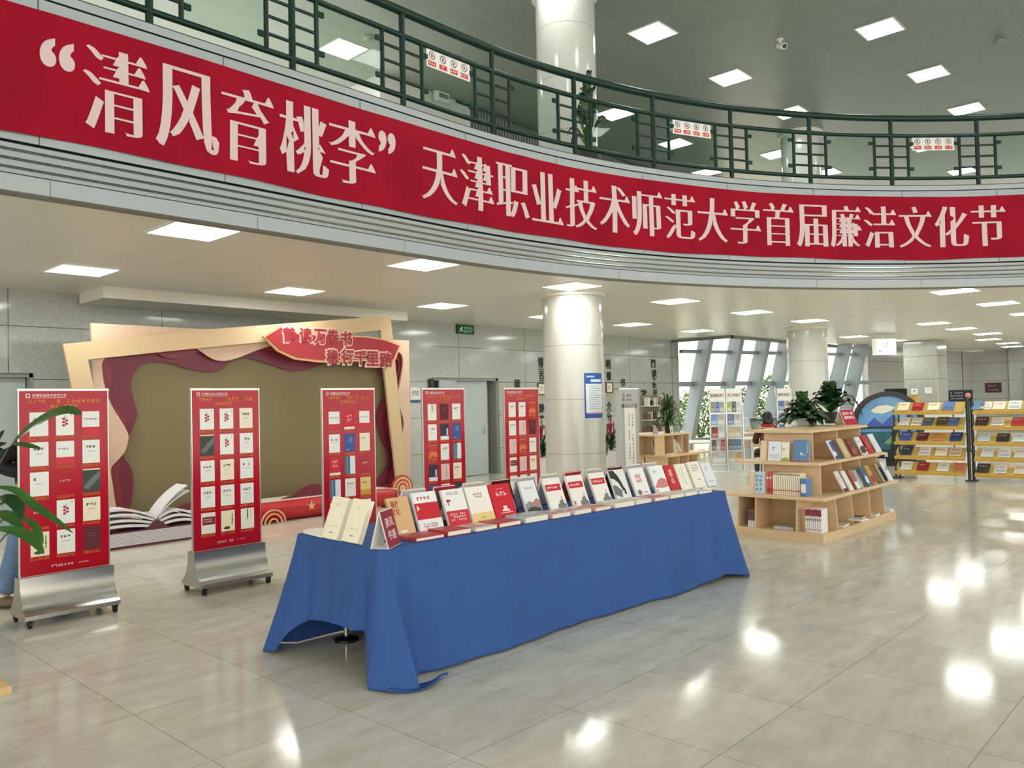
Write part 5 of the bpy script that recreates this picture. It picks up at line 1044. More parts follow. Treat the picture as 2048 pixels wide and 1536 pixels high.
MG = [('left', [[(lx(1065), CRE, 'cream'), (lx(1185), (178, 34, 44), 'red'), (lx(1315), (232, 230, 206), 'ivory'), (lx(1435), (96, 134, 190), 'sky blue')], [(lx(1070), (222, 226, 226), 'pale grey'), (lx(1175), (236, 232, 214), 'cream'), (lx(1260), (76, 92, 116), 'slate blue'), (lx(1382), (86, 72, 36), 'olive brown'), (lx(1470), (78, 106, 158), 'mid blue')],
      [(lx(1080), (58, 90, 176), 'bright blue'), (lx(1215), (104, 28, 48), 'maroon'), (lx(1345), (206, 140, 84), 'orange tan'), (lx(1490), (34, 62, 130), 'navy blue')], [(lx(1080), (44, 56, 84), 'dark navy'), (lx(1230), WH2, 'white'), (lx(1365), (236, 226, 204), 'cream photo'), (lx(1480), (222, 200, 180), 'beige')], [(lx(1075), (226, 228, 226), 'white'), (lx(1210), (170, 32, 42), 'red'), (lx(1375), (230, 226, 220), 'off-white'), (lx(1505), (214, 130, 96), 'orange striped')]]),
      ('right', [[(rx(845), (100, 140, 186), 'light blue'), (rx(960), (238, 226, 206), 'cream'), (rx(1170), (240, 224, 204), 'ivory'), (rx(1410), (232, 232, 228), 'white')], [(rx(895), (66, 28, 34), 'dark brown'), (rx(1140), (230, 228, 220), 'white'), (rx(1455), (190, 30, 42), 'red')], [(rx(920), (206, 214, 224), 'pale blue-grey'), (rx(1210), (20, 24, 22), 'black'), (rx(1455), (224, 230, 238), 'white-blue')], [(rx(960), (222, 230, 234), 'white'), (rx(1222), (228, 234, 234), 'pale'), (rx(1480), (222, 222, 216), 'grey-white')], [(rx(885), (54, 48, 46), 'dark photo'), (rx(1155), (232, 232, 232), 'white'), (rx(1460), (236, 222, 208), 'cream')]])]
SH = ('top', 'second', 'third', 'fourth', 'bottom')
for bay, shs in MG:
    for k, items in enumerate(shs):
        for i, (px, cv, cn) in enumerate(items):
            y = at_x(px, 860, XR + .1).y; w = .2; o = Vector((sl0.x, y + w / 2, zs[k] + sl0.z)); d = sum(cv) > 380
            put(frame(o, (0, -1, 0), sd_) @ Matrix.Translation((0, .004, -.0)), '%s magazine on the %s shelf of the %s yellow rack bay, %s in line' % (cn, SH[k], bay, ordinal(i)), w, .22 if i % 3 else .24, .006, cv, [('l', .15, .6, .8, .8, (110, 106, 104) if d else (214, 204, 190), 1)] + ([('r', .1, .12, .9, .4, tuple(int(c * .82) for c in cv))] if i % 2 else []), group='magazines on the yellow racks', cat='magazine', name='magazine')

# ------------------------------------------------------------------ second bookcase with its plant, brochure racks, scroll stand
B2X, B2Y = 12.78, 8.02; sc2 = .92
t2 = thing('low_bookcase', 'low plywood two-step bookcase under the spiky plant beyond the table', 'bookcase', (B2X, B2Y, 0))
def bx(nm, a, mm=M_ply):
    m = MB(); m.box(*a, mm); m.build(nm, t2)
bx('plinth', (0, 0, 0, 1.08, 1.1, .08)); bx('middle_board', (-.05, -.03, .56, 1.5, 1.15, .595)); bx('top_board', (-.25, .1, .945, 1.06, 1.0, .975))
for x in (.37, .7, 1.04): bx('divider', (x - .01, .0, .08, x + .01, .5, .56))
bx('back_panel', (.0, .5, .08, 1.06, .52, .56), M_plyd)
for x in (.12, .45, .78, 1.0): bx('divider', (x - .01, .16, .595, x + .01, .55, .945))
bx('back_panel', (.14, .55, .595, 1.0, .57, .945), M_plyd); bx('back_panel', (.13, .17, .595, .15, .95, .945), M_plyd); bx('divider', (-.2, .14, .595, .11, .16, .945)); bx('divider', (-.2, .53, .595, .13, .55, .945)); bx('divider', (-.2, .92, .595, .13, .94, .945)); bx('end_panel', (.0, .02, .08, .02, 1.0, .56))
for (x, w, h, cv, lab, a) in [(-.16, .16, .26, (176, 180, 176), 'grey book in the left cell of the low plywood bookcase', 12), (-.05, .14, .16, (70, 106, 150), 'small blue book in the left cell of the low plywood bookcase', 12), (.48, .18, .26, (206, 196, 178), 'beige book leaning in the upper right cell of the low bookcase', 14), (.7, .08, .2, (224, 226, 228), 'narrow white book leaning in the upper right cell of the low bookcase', 20)]:
    put(leanM((B2X + x, B2Y + .2 if x < .9 else B2Y, .597), (1, 0, 0), (0, 1, 0), a), lab, w, h, .02, cv, group='books on the low plywood bookcase')
put(Matrix.Translation((B2X + .16, B2Y + .12, .597)), 'pale magazine lying flat on the low bookcase', .24, .2, .014, (216, 222, 226), [('r', .4, .2, .9, .8, (80, 110, 150))], group='books on the low plywood bookcase')
rnd = random.Random(21)
plant('spiky_plant', 'dense spiky green plant on the low bookcase by the window', (B2X + .66, B2Y + .4, .976), .07, .1, mat('dark_pot', (52, 48, 44), .5), rosette(74, .14, .36, .06, .62, .016, .026, .08, rnd, [M_leafd, M_leafd, M_leaf], .35, .02, .3))
put(leanM((B2X + .5, B2Y + .25, .976), (1, 0, 0), (0, 1, 0), 10), 'white folded card left of the spiky plant', .1, .16, .01, (232, 234, 236), [('r', .2, .2, .6, .4, (60, 60, 60))], group='papers on the low bookcase top', cat='card', name='card')
put(Matrix.Translation((B2X + .0, B2Y + .2, .976)), 'small blue and white box on top of the low bookcase', .2, .12, .05, (150, 176, 206), [('r', .2, .2, .8, .7, (70, 110, 170))], group='papers on the low bookcase top', cat='box', name='box')
# brochure rack: curved-topped steel column rack with leaflets
M_rackg = mat('rack_grey_metal', (198, 202, 200), .35, .3)
def brochure_rack(p, rz, label, cols, seed, z1=1.84):
    rnd = random.Random(seed); t = thing('brochure_rack', label, 'brochure rack', (p[0], p[1], 0), rz, 'leaflet display racks')
    n = len(cols); W_ = .36
    m = MB(); m.box(-W_ * n / 2 - .02, -.12, 0, W_ * n / 2 + .02, .2, .05, M_rackg); m.build('base', t)
    for i in range(n + 1):
        x = -W_ * n / 2 + W_ * i; m = MB(); m.tube([(x, -.06, .05), (x, -.06, 1.3), (x, -.02, 1.6), (x, .06, z1)], .014, M_alu, 8); m.build('upright', t, smooth=True)
    for i, rows in enumerate(cols):
        x = -W_ * n / 2 + W_ * i + .012; m = MB(); m.box(x, -.045, .1, x + W_ - .024, -.03, z1 - .02, M_rackg)
        T = frame((x, -.047, 0), (1, 0, 0), (0, 0, 1)); w = W_ - .024
        m.rect(.02, z1 - .2, w - .02, z1 - .12, ink((196, 180, 172)), T, .001); m.lines(.03, z1 - .19, w - .03, z1 - .13, 1, ink((90, 70, 66)), T, .0015, .9, rnd)
        for r, cs in enumerate(rows):
            zt = z1 - .3 - r * .27
            k = len(cs)
            for j, cv in enumerate(cs):
                a = .02 + (w - .04) * j / k; b_ = a + (w - .04) / k - .01; m.rect(a, zt - .22, b_, zt, ink(cv), T, .002); m.rect(a + .01, zt - .2, b_ - .01, zt - .13, ink(tuple(min(255, int(c * .5 + 120)) for c in cv)), T, .003)
                if rnd.random() < .7: m.lines(a + .01, zt - .11, b_ - .01, zt - .02, 3, ink((70, 80, 96) if sum(cv) > 400 else (214, 216, 220)), T, .003, .6, rnd)
        m.build('leaflet_panel', t)
        for r in range(5):
            s_ = MB(); s_.box(x, -.07, z1 - .56 - r * .27, x + w, -.045, z1 - .545 - r * .27, M_alu); s_.build('pocket_bar', t)
    return t
A1 = [[(120, 130, 90), (60, 100, 180), (176, 160, 130)], [(120, 160, 214), (206, 206, 206)], [(150, 70, 60), (226, 226, 226)], [(100, 96, 90), (190, 180, 176), (180, 60, 70)], [(220, 220, 220)]]
A2 = [[(170, 190, 100), (70, 76, 84), (206, 206, 210)], [(90, 110, 150), (200, 200, 200)], [(196, 184, 160), (206, 196, 176)], [(80, 86, 76), (66, 90, 140), (66, 100, 160)], [(206, 196, 170), (190, 160, 110)]]
brochure_rack((15.85, 8.5), math.radians(-43), 'grey brochure rack with two leaflet columns in front of the window', [A1, A2], 4)
brochure_rack((17.75, 8.05), math.radians(-42), 'narrow grey brochure rack left of the far column', [[[(90, 110, 160), (190, 170, 156)], [(150, 170, 200), (200, 196, 190)], [(50, 90, 140), (220, 220, 220)], [(180, 180, 180)], [(200, 200, 200)]]], 6, 1.83)
t = thing('scroll_stand', 'tall grey floor stand with a hanging white scroll of vertical writing', 'banner stand', (10.27, 7.14, 0), math.radians(-8)); t.scale = (.7, .62, 1); m = MB(); m.bev(-.3, -.05, .0, .3, .12, 1.79, mat('stand_grey', (176, 178, 176), .4), .012); m.box(-.31, -.055, 1.78, .31, .125, 1.8, M_alu); m.box(-.34, -.12, 0, .34, .2, .04, M_black); m.build('cabinet', t)
T = frame((-.3, -.0515, 0), (1, 0, 0), (0, 0, 1)); m = MB(); m.flat([[(.1, 1.6), (.1, 1.69), (.13, 1.73), (.16, 1.69), (.16, 1.6), (.148, 1.6), (.148, 1.685), (.13, 1.71), (.112, 1.685), (.112, 1.6)]], ink((110, 70, 110)), T, .001); m.rect(.122, 1.6, .138, 1.66, ink((110, 70, 110)), T, .001); m.lines(.22, 1.66, .42, 1.71, 1, ink((120, 60, 90)), T, .001, .95); m.lines(.22, 1.6, .42, 1.645, 1, ink((70, 80, 130)), T, .001, .95)
m.build('emblem', t); m = MB(); m.box(-.17, -.066, .3, .17, -.056, 1.5, mat('scroll_paper', (234, 233, 226), .7)); rr_ = random.Random(2)
T2 = frame((-.3, -.0665, 0), (1, 0, 0), (0, 0, 1))
for cx, k0 in ((.36, 0), (.25, 1)):
    for i in range(20 - 6 * k0): m.lines(cx, 1.36 - .05 * i, cx + .055, 1.41 - .05 * i, 1, ink((60, 58, 60)), T2, .001, .8, rr_)
m.build('scroll_sheet', t); m = MB(); m.tube([(-.2, -.065, 1.53), (.2, -.065, 1.53)], .022, mat('scroll_rod', (150, 152, 156), .4), 10)
for x in (-.205, .205): m.ball((x, -.065, 1.53), (.02, .03, .035), mat('scroll_knob', (70, 70, 78), .4), 8)
m.build('scroll_rod', t, smooth=True)
# blue notice wrapped on the near column
t = thing('column_notice', 'blue bordered notice with lines of print stuck on the near column', 'notice', (10.62, 8.45, 0)); cc = Vector((10.62, 8.45)); 
def on_col(px, py, r=.504):
    q = ray(px, py); d = Vector((q.x, q.y)); A_ = d.dot(d); B_ = -2 * d.dot(cc); C_ = cc.dot(cc) - r * r; k = (-B_ - math.sqrt(max(0, B_ * B_ - 4 * A_ * C_))) / (2 * A_); p = d * k - cc; return math.atan2(p.y, p.x), CAM_H + q.z * k
a0, zt = on_col(1168, 746); a1, _z = on_col(1203, 746); zb = on_col(1185, 836)[1]
def wrap(m, u0, v0, u1, v1, col, r):
    m.grid(lambda u, w: (r * math.cos(a0 + (a1 - a0) * (u0 + (u1 - u0) * u)), r * math.sin(a0 + (a1 - a0) * (u0 + (u1 - u0) * u)), zb + (zt - zb) * (v0 + (v1 - v0) * w)), 8, 1, ink(col))
m = MB(); wrap(m, 0, 0, 1, 1, (40, 86, 168), .503); wrap(m, .06, .12, .98, .76, (226, 232, 238), .5038); wrap(m, .3, .8, .9, .86, (226, 234, 242), .5038); wrap(m, .1, .9, .5, .94, (170, 200, 230), .5038)
for i in range(11): wrap(m, .2, .70 - .05 * i, .84 if i % 3 else .6, .712 - .05 * i, (150, 166, 190), .5044)
wrap(m, .1, .09, .96, .12, (206, 120, 130), .5044); m.build('sheet', t)

# ------------------------------------------------------------------ stone wall: calligraphy, frames, niche shelves, little signs
M_ink = mat('calligraphy_black', (18, 18, 18), .5)
def wallp(px, py): return at_y(px, py, YW)
for ch, px, py, w_, h_, lab in [('思', 1034, 771, .24, .28, 'black wall character above the rightmost red poster stand'), ('博', 1081, 725, .2, .27, 'black wall character left of the near column, uppermost'), ('学', 1082, 745, .2, .2, 'black wall character left of the near column, second down'), ('日', 1083, 757, .15, .16, 'small black wall character just above the frame left of the column'), ('静', 1083, 816, .2, .22, 'black wall character left of the column below the frame'), ('雅', 1083, 839, .2, .22, 'black wall character left of the column, lowest'),
        ('明', 1216, 729, .22, .26, 'black wall character right of the near column, uppermost'), ('德', 1217, 752, .22, .24, 'black wall character right of the near column, second down'), ('介', 1218, 812, .22, .26, 'black wall character right of the column below the frame'), ('守', 1219, 833, .22, .26, 'black wall character right of the column, lowest'), ('书', 1245, 765, .24, .22, 'black wall character just above the scroll stand'), ('阅', 1306, 727, .24, .26, 'black wall character near the window, uppermost of its column'), ('读', 1308, 747, .26, .24, 'black wall character near the window, second of its column'), ('心', 1308, 757, .16, .1, 'small black wall mark near the window, third of its column'), ('安', 1308, 770, .22, .2, 'black wall character near the window, fourth of its column'), ('远', 1310, 786, .24, .2, 'black wall character near the window, lowest of its column'), ('致', 1288, 789, .34, .3, 'large black wall character above the niche shelves')]:
    p = wallp(px, py); t = thing('wall_character', lab, 'lettering', (p.x - w_ / 2, YW - .004, p.z - h_ / 2), group='black calligraphy on the stone wall'); m = MB(); T = YF(0)
    m.text(ch, 0, 0, w_, h_, M_ink, T, .006, .045); m.text(ch, 0, 0, w_, h_, M_ink, T, .001, .045); m.build('character', t)
for i, (px, py, w_, h_, lab) in enumerate([(1083, 778, .32, .3, 'brown wooden picture frame on the wall left of the near column'), (1218, 775, .32, .29, 'brown wooden picture frame on the wall right of the near column'), (1082, 862, .3, .26, 'low picture frame behind the red bromeliad left of the column'), (1220, 858, .3, .28, 'low picture frame behind the red bromeliad right of the column')]):
    p = wallp(px, py); t = thing('picture_frame', lab, 'picture frame', (p.x, YW - .001, p.z)); m = MB(); a, b_ = w_ / 2, h_ / 2; m.solid([[(-a, -b_), (a, -b_), (a, b_), (-a, b_)], [(-a + .03, -b_ + .03), (a - .03, -b_ + .03), (a - .03, b_ - .03), (-a + .03, b_ - .03)]], 0, .03, mat('frame_brown', (96, 72, 44), .4), YF(0)); m.build('frame', t)
    m = MB(); m.box(-a + .03, -.012, -b_ + .03, a - .03, -.002, b_ - .03, mat('frame_paper', (226, 222, 206), .6)); m.lines(-.06, -.06, .08, .06, 2, ink((60, 56, 50)), YF(0), .013, .8); m.build('picture', t)
    if i < 2: t = thing('caption_plate', 'small tan caption plate under the frame %s of the near column' % ('left', 'right')[i], 'sign', (p.x, YW - .001, p.z - h_ / 2 - .09)); m = MB(); m.box(-.12, -.01, -.045, .12, 0, .045, mat('plate_tan', (176, 166, 130), .5)); m.lines(-.1, -.03, .1, .03, 2, ink((110, 96, 70)), YF(0), .0105, .7); m.build('plate', t)
t = thing('niche_shelves', 'open white wall shelves with small books and ornaments by the window end', 'shelf unit', (0, 0, 0)); xa, xb = wallp(1281, 830).x, wallp(1315, 830).x; zz = [wallp(1298, y).z for y in (866, 839, 811)]
m = MB(); m.box(xa, YW - .03, zz[0] - .5, xb, YW - .002, zz[2] + .3, mat('niche_back', (132, 126, 112), .6)); m.build('back_board', t)
for z in zz: m = MB(); m.box(xa, YW - .26, z - .025, xb, YW - .03, z, M_white); m.build('shelf_board', t)
m = MB(); m.box(xb - .02, YW - .26, zz[0] - .5, xb, YW - .03, zz[2] + .28, M_white); m.build('side_board', t)
k = 0
for z in zz:
    x = xa + .06
    while x < xb - .15:
        h_ = RND.uniform(.14, .25); w_ = RND.uniform(.04, .09); cv = RND.choice([(226, 224, 216), (206, 200, 186), (70, 60, 54), (190, 190, 188), (236, 234, 228), (120, 90, 70)])
        put(frame((x, YW - .24, z + .001), (0, 1, 0), (0, 0, 1)) @ Matrix.Translation((0, 0, 0)), 'book on the %s niche shelf, %s from the left' % (('lowest', 'middle', 'top')[zz.index(z)], ordinal(k % 16)), .16, h_, w_, cv, spine=cv, group='books on the niche shelves'); x += w_ + RND.uniform(.03, .1); k += 1
    k = 0
p = wallp(832, 790); t = thing('wall_plate_sign', 'white wall sign with blue foot left of the grey double door', 'sign', (p.x, YW - .001, p.z)); m = MB(); m.bev(-.17, -.02, -.16, .1, 0, .16, M_wplastic, .004); m.rect(-.17, -.16, .1, -.1, ink((60, 90, 130)), YF(0), .021); m.text('图书馆', -.13, -.02, .06, .1, ink((90, 96, 104)), YF(0), .021); m.build('plate', t)
p = wallp(855, 767); t = thing('door_closer', 'small black box on the wall beside the grey double door', 'door fitting', (11.4, YW - .001, p.z)); m = MB(); m.bev(-.05, -.07, -.1, .05, 0, .1, M_black, .008); m.build('housing', t)

# ------------------------------------------------------------------ red bromeliads in white pots either side of the near column
M_brom = mat('bromeliad_red', (150, 22, 44), .4)
for px, lab, sd, yy in ((1083, 'red bromeliad in a tall white pot left of the near column', 31, 10.3), (1222, 'red bromeliad in a white pot right of the near column', 32, 10.3)):
    rnd = random.Random(sd); p = at_y(px, 915, yy); lv = rosette(22, .14, .5, .1, .46, .028, .04, .55, rnd, [M_leafd, M_leafd], .45) + [('flower_bract', q[1], .022, M_brom, .2) for q in rosette(9, .05, .12, .3, .42, .02, .03, .78, rnd, [M_brom], .05)]
    plant('bromeliad', lab, (p.x, p.y, 0), .2, .55, M_wplastic, lv, pot_shape=[(.16, 0), (.2, .02), (.23, .5), (.23, .55), (.2, .55), (.19, .5), (.0001, .5)])
# plant on the upper floor behind the rail
c = P(2.95, -.55, ZF); rnd = random.Random(41); lv = rosette(26, .1, .34, .3, 1.1, .05, .08, .35, rnd, [M_leafd, M_leafd, M_leaf], .35)
plant('balcony_plant', 'dark leafy potted plant behind the railing right of the upper column', c, .17, .36, mat('dark_pot', (52, 48, 44), .5), lv)

# ------------------------------------------------------------------ far right: service point, signs, globe display
hq = at_z(1764, 667, ZC); hs = math.hypot(hq.x, hq.y) / 19.59; t = thing('hanging_sign', 'white illuminated box sign hanging from the low ceiling near the far column', 'sign', (hq.x, hq.y, ZC), math.radians(-40)); t.scale = (hs, hs, hs); M_lit = mat('sign_lit_face', (226, 238, 250), .4, emit=.75)
m = MB(); m.tube([(0, 0, -.12), (0, 0, 0)], .012, M_alu, 8); m.build('rod', t); m = MB(); m.box(-.2, -.07, -.48, .28, .07, -.12, M_alu); m.build('case', t)
m = MB(); m.rect(-.19, -.47, .27, -.13, M_lit, YF(-.0705)); T = YF(-.0705); m.lines(-.04, -.30, .12, -.20, 2, ink((196, 70, 76)), T, .001, .9); m.text('服务台', -.0, -.44, .22, -.36, ink((120, 126, 140)), T, .001); m.lines(-.14, -.44, -.06, -.37, 1, ink((120, 126, 140)), T, .001, .9); m.build('lit_face', t)
gl = thing('globe_display', 'large round blue sea and sky display in a black ring behind the bookcase', 'display', (19.45, 6.35, 0), math.radians(-58)); T = YF(0)
ov = lambda a, b: [(a * math.cos(i * PI / 20), .96 + b * math.sin(i * PI / 20)) for i in range(40)]
m = MB(); m.solid([ov(.78, .73), ov(.66, .62)], -.06, .06, M_black, T); m.build('ring', gl)
m = MB(); m.flat([ov(.67, .63)], mat('display_sky', (104, 156, 206), .25, var=.25, scale=2), T, .0); m.flat([[(q[0], q[1]) for q in ov(.66, .62) if q[1] < .86]], mat('display_sea', (36, 96, 110), .25, var=.35, scale=5), T, .002)
m.flat([[(-.5, .86), (-.3, 1.1), (-.12, .94), (.1, 1.16), (.3, .98), (.5, 1.24), (.62, .95), (.64, .86)]], ink((66, 96, 176)), T, .003); m.flat([[(-.36, 1.26), (-.2, 1.36), (0, 1.38), (.16, 1.32), (.06, 1.24), (-.1, 1.18), (-.3, 1.2)]], ink((232, 228, 214)), T, .004); m.flat([[(-.1, .5), (.1, .7), (.26, .62), (.2, .46)]], ink((120, 160, 110)), T, .004); m.build('picture', gl)
m = MB(); m.box(-.64, -.035, .84, .64, -.01, .88, M_black); m.solid([[(.1, .86), (.18, .86), (.24, .1), (.04, .1)]], .012, .05, M_black, T); m.box(.42, -.04, .1, .47, -.01, 1.5, M_black); m.build('bars', gl)
m = MB(); m.box(-.6, -.3, 0, .7, .3, .12, M_black); m.box(-.45, -.1, .12, .55, .15, .34, M_black)
for x in (-.3, -.12, .2): m.box(x, -.105, .2, x + .07, -.1, .3, M_alu)
m.build('stand', gl)
ct = thing('service_counter', 'pale service counter in front of the square stone pilaster', 'counter', (27.0, 8.3, 0), math.radians(-90)); m = MB(); m.bev(-1.0, -.3, 0, 1.9, .4, 1.1, mat('counter_white', (206, 208, 206), .4), .02); m.build('body', ct); m = MB(); m.bev(-1.05, -.35, 1.1, 1.95, .45, 1.14, M_white, .01); m.build('counter_top', ct)
p = at_x(1791, 800, 26.9); t = thing('computer', 'black-screened desktop computer on the service counter', 'computer', (26.95, p.y, 1.141), math.radians(-90)); m = MB(); m.box(-.33, -.02, .22, .33, .02, .66, M_black); m.build('screen', t); m = MB(); m.box(-.33, -.021, .12, .33, .02, .22, mat('screen_chin', (206, 208, 210), .4)); m.build('chin', t)
m = MB(); m.solid([[(-.1, 0), (.1, 0), (.07, .16), (-.07, .16)]], -.03, -.01, M_alu, YF(.0)); m.box(-.12, -.08, 0, .12, .1, .012, M_alu); m.build('foot', t)
p = at_x(1829, 796, 27.1); t = thing('carton', 'small orange patterned box on the service counter', 'box', (26.9, p.y, 1.141)); m = MB(); m.bev(0, -.13, 0, .2, .13, .42, mat('carton_orange', (196, 140, 60), .6, var=.3, scale=18), .006); m.build('box', t)
for px, py, lab, kk in ((1829, 783, 'white notice card on the stone pilaster, left one', 0), (1857, 781, 'white thermostat plate on the stone pilaster, right one', 1)):
    p = at_x(px, py, 28.98); t = thing('wall_plate', lab, 'wall plate', (28.979, p.y, p.z), math.radians(-90)); m = MB(); m.bev(-.105, -.02, -.1, .105, 0, .1, M_wplastic, .008); m.solid([[(-.03, .0), (.03, .0), (.03, .04), (-.03, .04)]] + ([] if kk == 0 else [[(-.018, .008), (.018, .008), (.018, .032), (-.018, .032)]]), .02, .022, ink((96, 100, 100)), YF(0)); m.build('plate', t)
p = at_x(1921, 791, 25.0); t = thing('notice_board', 'black notice board with white print standing behind the yellow rack', 'notice board', (25.0, p.y, 0), math.radians(-90)); m = MB(); m.tube([(-.2, 0, 0), (-.2, 0, 1.42)], .02, M_black); m.tube([(.2, 0, 0), (.2, 0, 1.42)], .02, M_black); m.box(-.3, -.2, 0, .3, .2, .02, M_black); m.build('stand', t)
m = MB(); m.box(-.3, -.02, 1.38, .3, .02, 1.7, M_black); m.lines(-.25, 1.42, .1, 1.66, 3, ink((170, 180, 196)), YF(-.0205), .0, .6); m.build('board', t)
p = at_x(1988, 775, 38.75); t = thing('wall_plaque', 'dark purple plaque with white print on the far right stone wall', 'plaque', (38.66, p.y, p.z), math.radians(-90)); m = MB(); m.box(-.3, -.02, -.2, .3, 0, .2, mat('plaque_purple', (78, 26, 48), .4)); m.lines(-.2, .03, .16, .11, 1, ink((206, 196, 206)), YF(-.0205), 0, .7); m.lines(-.24, -.13, .24, -.06, 1, ink((206, 196, 206)), YF(-.0205), 0, .7); m.build('plate', t)
d3 = MB(); p = at_x(2044, 736, 38.4); d3.box(38.28, p.y - 1.3, 0, 38.36, p.y, p.z, M_dframe); o = struct(d3.build('door_3')); l = MB(); l.box(38.25, p.y - 1.2, .02, 38.285, p.y - .1, p.z - .1, M_doorg); l.build('door_leaf', o)

# ------------------------------------------------------------------ reading corner under the window
def round_table(x, y, lab):
    t = thing('round_table', lab, 'table', (x, y, 0), group='white round tables in the reading corner'); m = MB(); m.lathe([(.52, .6), (.55, .61), (.55, .635), (.52, .645), (.0001, .645)], (0, 0, 0), M_wplastic, 32); m.build('table_top', t, smooth=True); m = MB(); m.lathe([(.26, 0), (.25, .02), (.04, .05), (.035, .6)], (0, 0, 0), M_alu, 20); m.build('pedestal', t, smooth=True)
round_table(16.6, 9.75, 'white round table behind the low plywood bookcase'); round_table(18.6, 9.3, 'white round table right of the wide brochure rack')
t = thing('window_bench', 'long grey bench with a back rail along the window', 'bench', (0, 0, 0)); m = MB()
bA, bB = W0 + WD * .5 - WN * 1.1, W0 + WD * 6.0 - WN * 1.1; dn = -WN
for z0, z1, o0, o1 in ((.36, .42, 0, .55), (.86, .9, -.02, .03)): 
    q = [bA + dn * o0, bB + dn * o0, bB + dn * o1, bA + dn * o1]; m.add([(v.x, v.y, z) for z in (z0, z1) for v in q], [(3, 2, 1, 0), (4, 5, 6, 7), (0, 1, 5, 4), (1, 2, 6, 5), (2, 3, 7, 6), (3, 0, 4, 7)], M_rackg)
m.build('seat_and_rail', t)
for i in range(7):
    q = bA + (bB - bA) * (i / 6); g = MB(); g.tube([q + Vector((0, 0, 0)), q + Vector((0, 0, .88))], .02, M_alu, 8); g.tube([q + dn * .5, q + dn * .5 + Vector((0, 0, .37))], .02, M_alu, 8); g.build('leg', t)
for i in range(7):
    q = bA + (bB - bA) * ((i + .5) / 7) + dn * .3; ang = math.atan2(WD.y, WD.x); t = thing('seat_cushion', 'white cushion on the window bench, %s from the left' % ordinal(i), 'cushion', (q.x, q.y, .421), ang, 'white cushions on the window bench'); g = MB()
    def cu(u, w):
        a, b_ = 2 * PI * u, PI * w; s = lambda v: math.copysign(abs(v) ** .45, v); return (.37 * s(math.sin(b_)) * s(math.cos(a)), .24 * s(math.sin(b_)) * s(math.sin(a)), .22 - .22 * s(math.cos(b_)))
    g.grid(cu, 24, 12, mat('cushion_white', (232, 228, 214), .8)); g.build('cushion', t, smooth=True)
t = thing('reading_desk', 'pale wooden reading desk with a grey glass partition right of the brochure rack', 'desk', (19.9, 9.55, 0), math.radians(-40)); m = MB(); m.bev(-1.0, -.35, .7, 1.0, .35, .74, M_white, .008); m.build('desk_top', t); m = MB(); m.box(-.98, -.3, .36, .98, -.27, .7, M_plyd); m.build('front_panel', t); m = MB(); m.box(-.98, .3, .74, .98, .315, 1.08, glass_mat('partition_glass', (206, 216, 216), .1)); m.build('partition', t); m = MB(); m.box(-1.0, .28, 1.08, 1.0, .33, 1.11, M_rackg); m.build('partition_rail', t)
for x in (-.95, .95):
    m = MB(); m.box(x - .03, -.3, 0, x + .03, .3, .7, M_ply); m.build('leg_panel', t)
# seated person seen from behind, and the chair
sp = at_d(1535, 850, (15.2, 7.2, 0)); pc = thing('chair', 'dark brown chair under the seated reader behind the stepped bookcase', 'chair', (sp.x, sp.y, 0), math.radians(40)); M_ch = mat('chair_brown', (70, 40, 38), .5)
m = MB(); m.bev(-.22, -.22, .42, .22, .22, .46, M_ch, .02); m.build('seat', pc)
m = MB(); m.bev(-.25, -.2, .5, -.215, .2, .84, M_ch, .01); m.build('backrest', pc)
for x in (-.2, .2):
    for y in (-.19, .19): m = MB(); m.tube([(x, y, 0), (x, y, .43)], .014, M_black, 8); m.build('leg', pc)
sp_o = thing('person', 'seated reader with black hair and red collar seen behind the stepped bookcase', 'person', (sp.x, sp.y, 0), math.radians(40)); M_mar = mat('maroon_coat', (92, 40, 42), .8); M_col_ = mat('red_collar', (176, 32, 40), .8, var=.2, scale=60)
skin_mesh('body', sp_o, [(-.05, 0, .55), (-.03, 0, .72), (0, 0, .9), (.0, 0, 1.02), (.02, 0, 1.12), (0, .18, .98), (.1, .23, .74), (.34, .12, .72), (0, -.18, .98), (.1, -.23, .74), (.34, -.12, .72)], [(0, 1), (1, 2), (2, 3), (3, 4), (3, 5), (5, 6), (6, 7), (3, 8), (8, 9), (9, 10)], [(.13, .1), (.12, .1), (.14, .1), (.1, .08), .045, .05, .04, .03, .05, .04, .03], M_skin)
skin_mesh('coat', sp_o, [(-.04, 0, .5), (-.03, 0, .72), (0, 0, .9), (0, 0, 1.0), (0, .18, .98), (.1, .23, .74), (.3, .13, .725), (0, -.18, .98), (.1, -.23, .74), (.3, -.13, .725)], [(0, 1), (1, 2), (2, 3), (3, 4), (4, 5), (5, 6), (3, 7), (7, 8), (8, 9)], [(.19, .15), (.17, .14), (.18, .13), (.13, .1), .075, .065, .05, .075, .065, .05], M_mar)
skin_mesh('trousers', sp_o, [(-.03, 0, .53), (.0, .1, .53), (.42, .12, .53), (.44, .12, .1), (0, -.1, .53), (.42, -.12, .53), (.44, -.12, .1)], [(0, 1), (1, 2), (2, 3), (0, 4), (4, 5), (5, 6)], [(.14, .1), .085, .065, .05, .085, .065, .05], M_bkcl)
m = MB(); m.tube([(.09 * math.cos(a * PI / 8) + .01, .1 * math.sin(a * PI / 8), 1.06) for a in range(17)], .035, M_col_, 8); m.build('collar', sp_o, smooth=True)
m = MB(); face(m, .06, 0, 1.2, 1, 0); m.build('head', sp_o, smooth=True); m = MB(); m.ball((.02, 0, 1.23), (.105, .105, .115), M_hair, 18); m.ball((-.03, 0, 1.14), (.08, .105, .13), M_hair, 16); m.build('hair', sp_o, smooth=True)
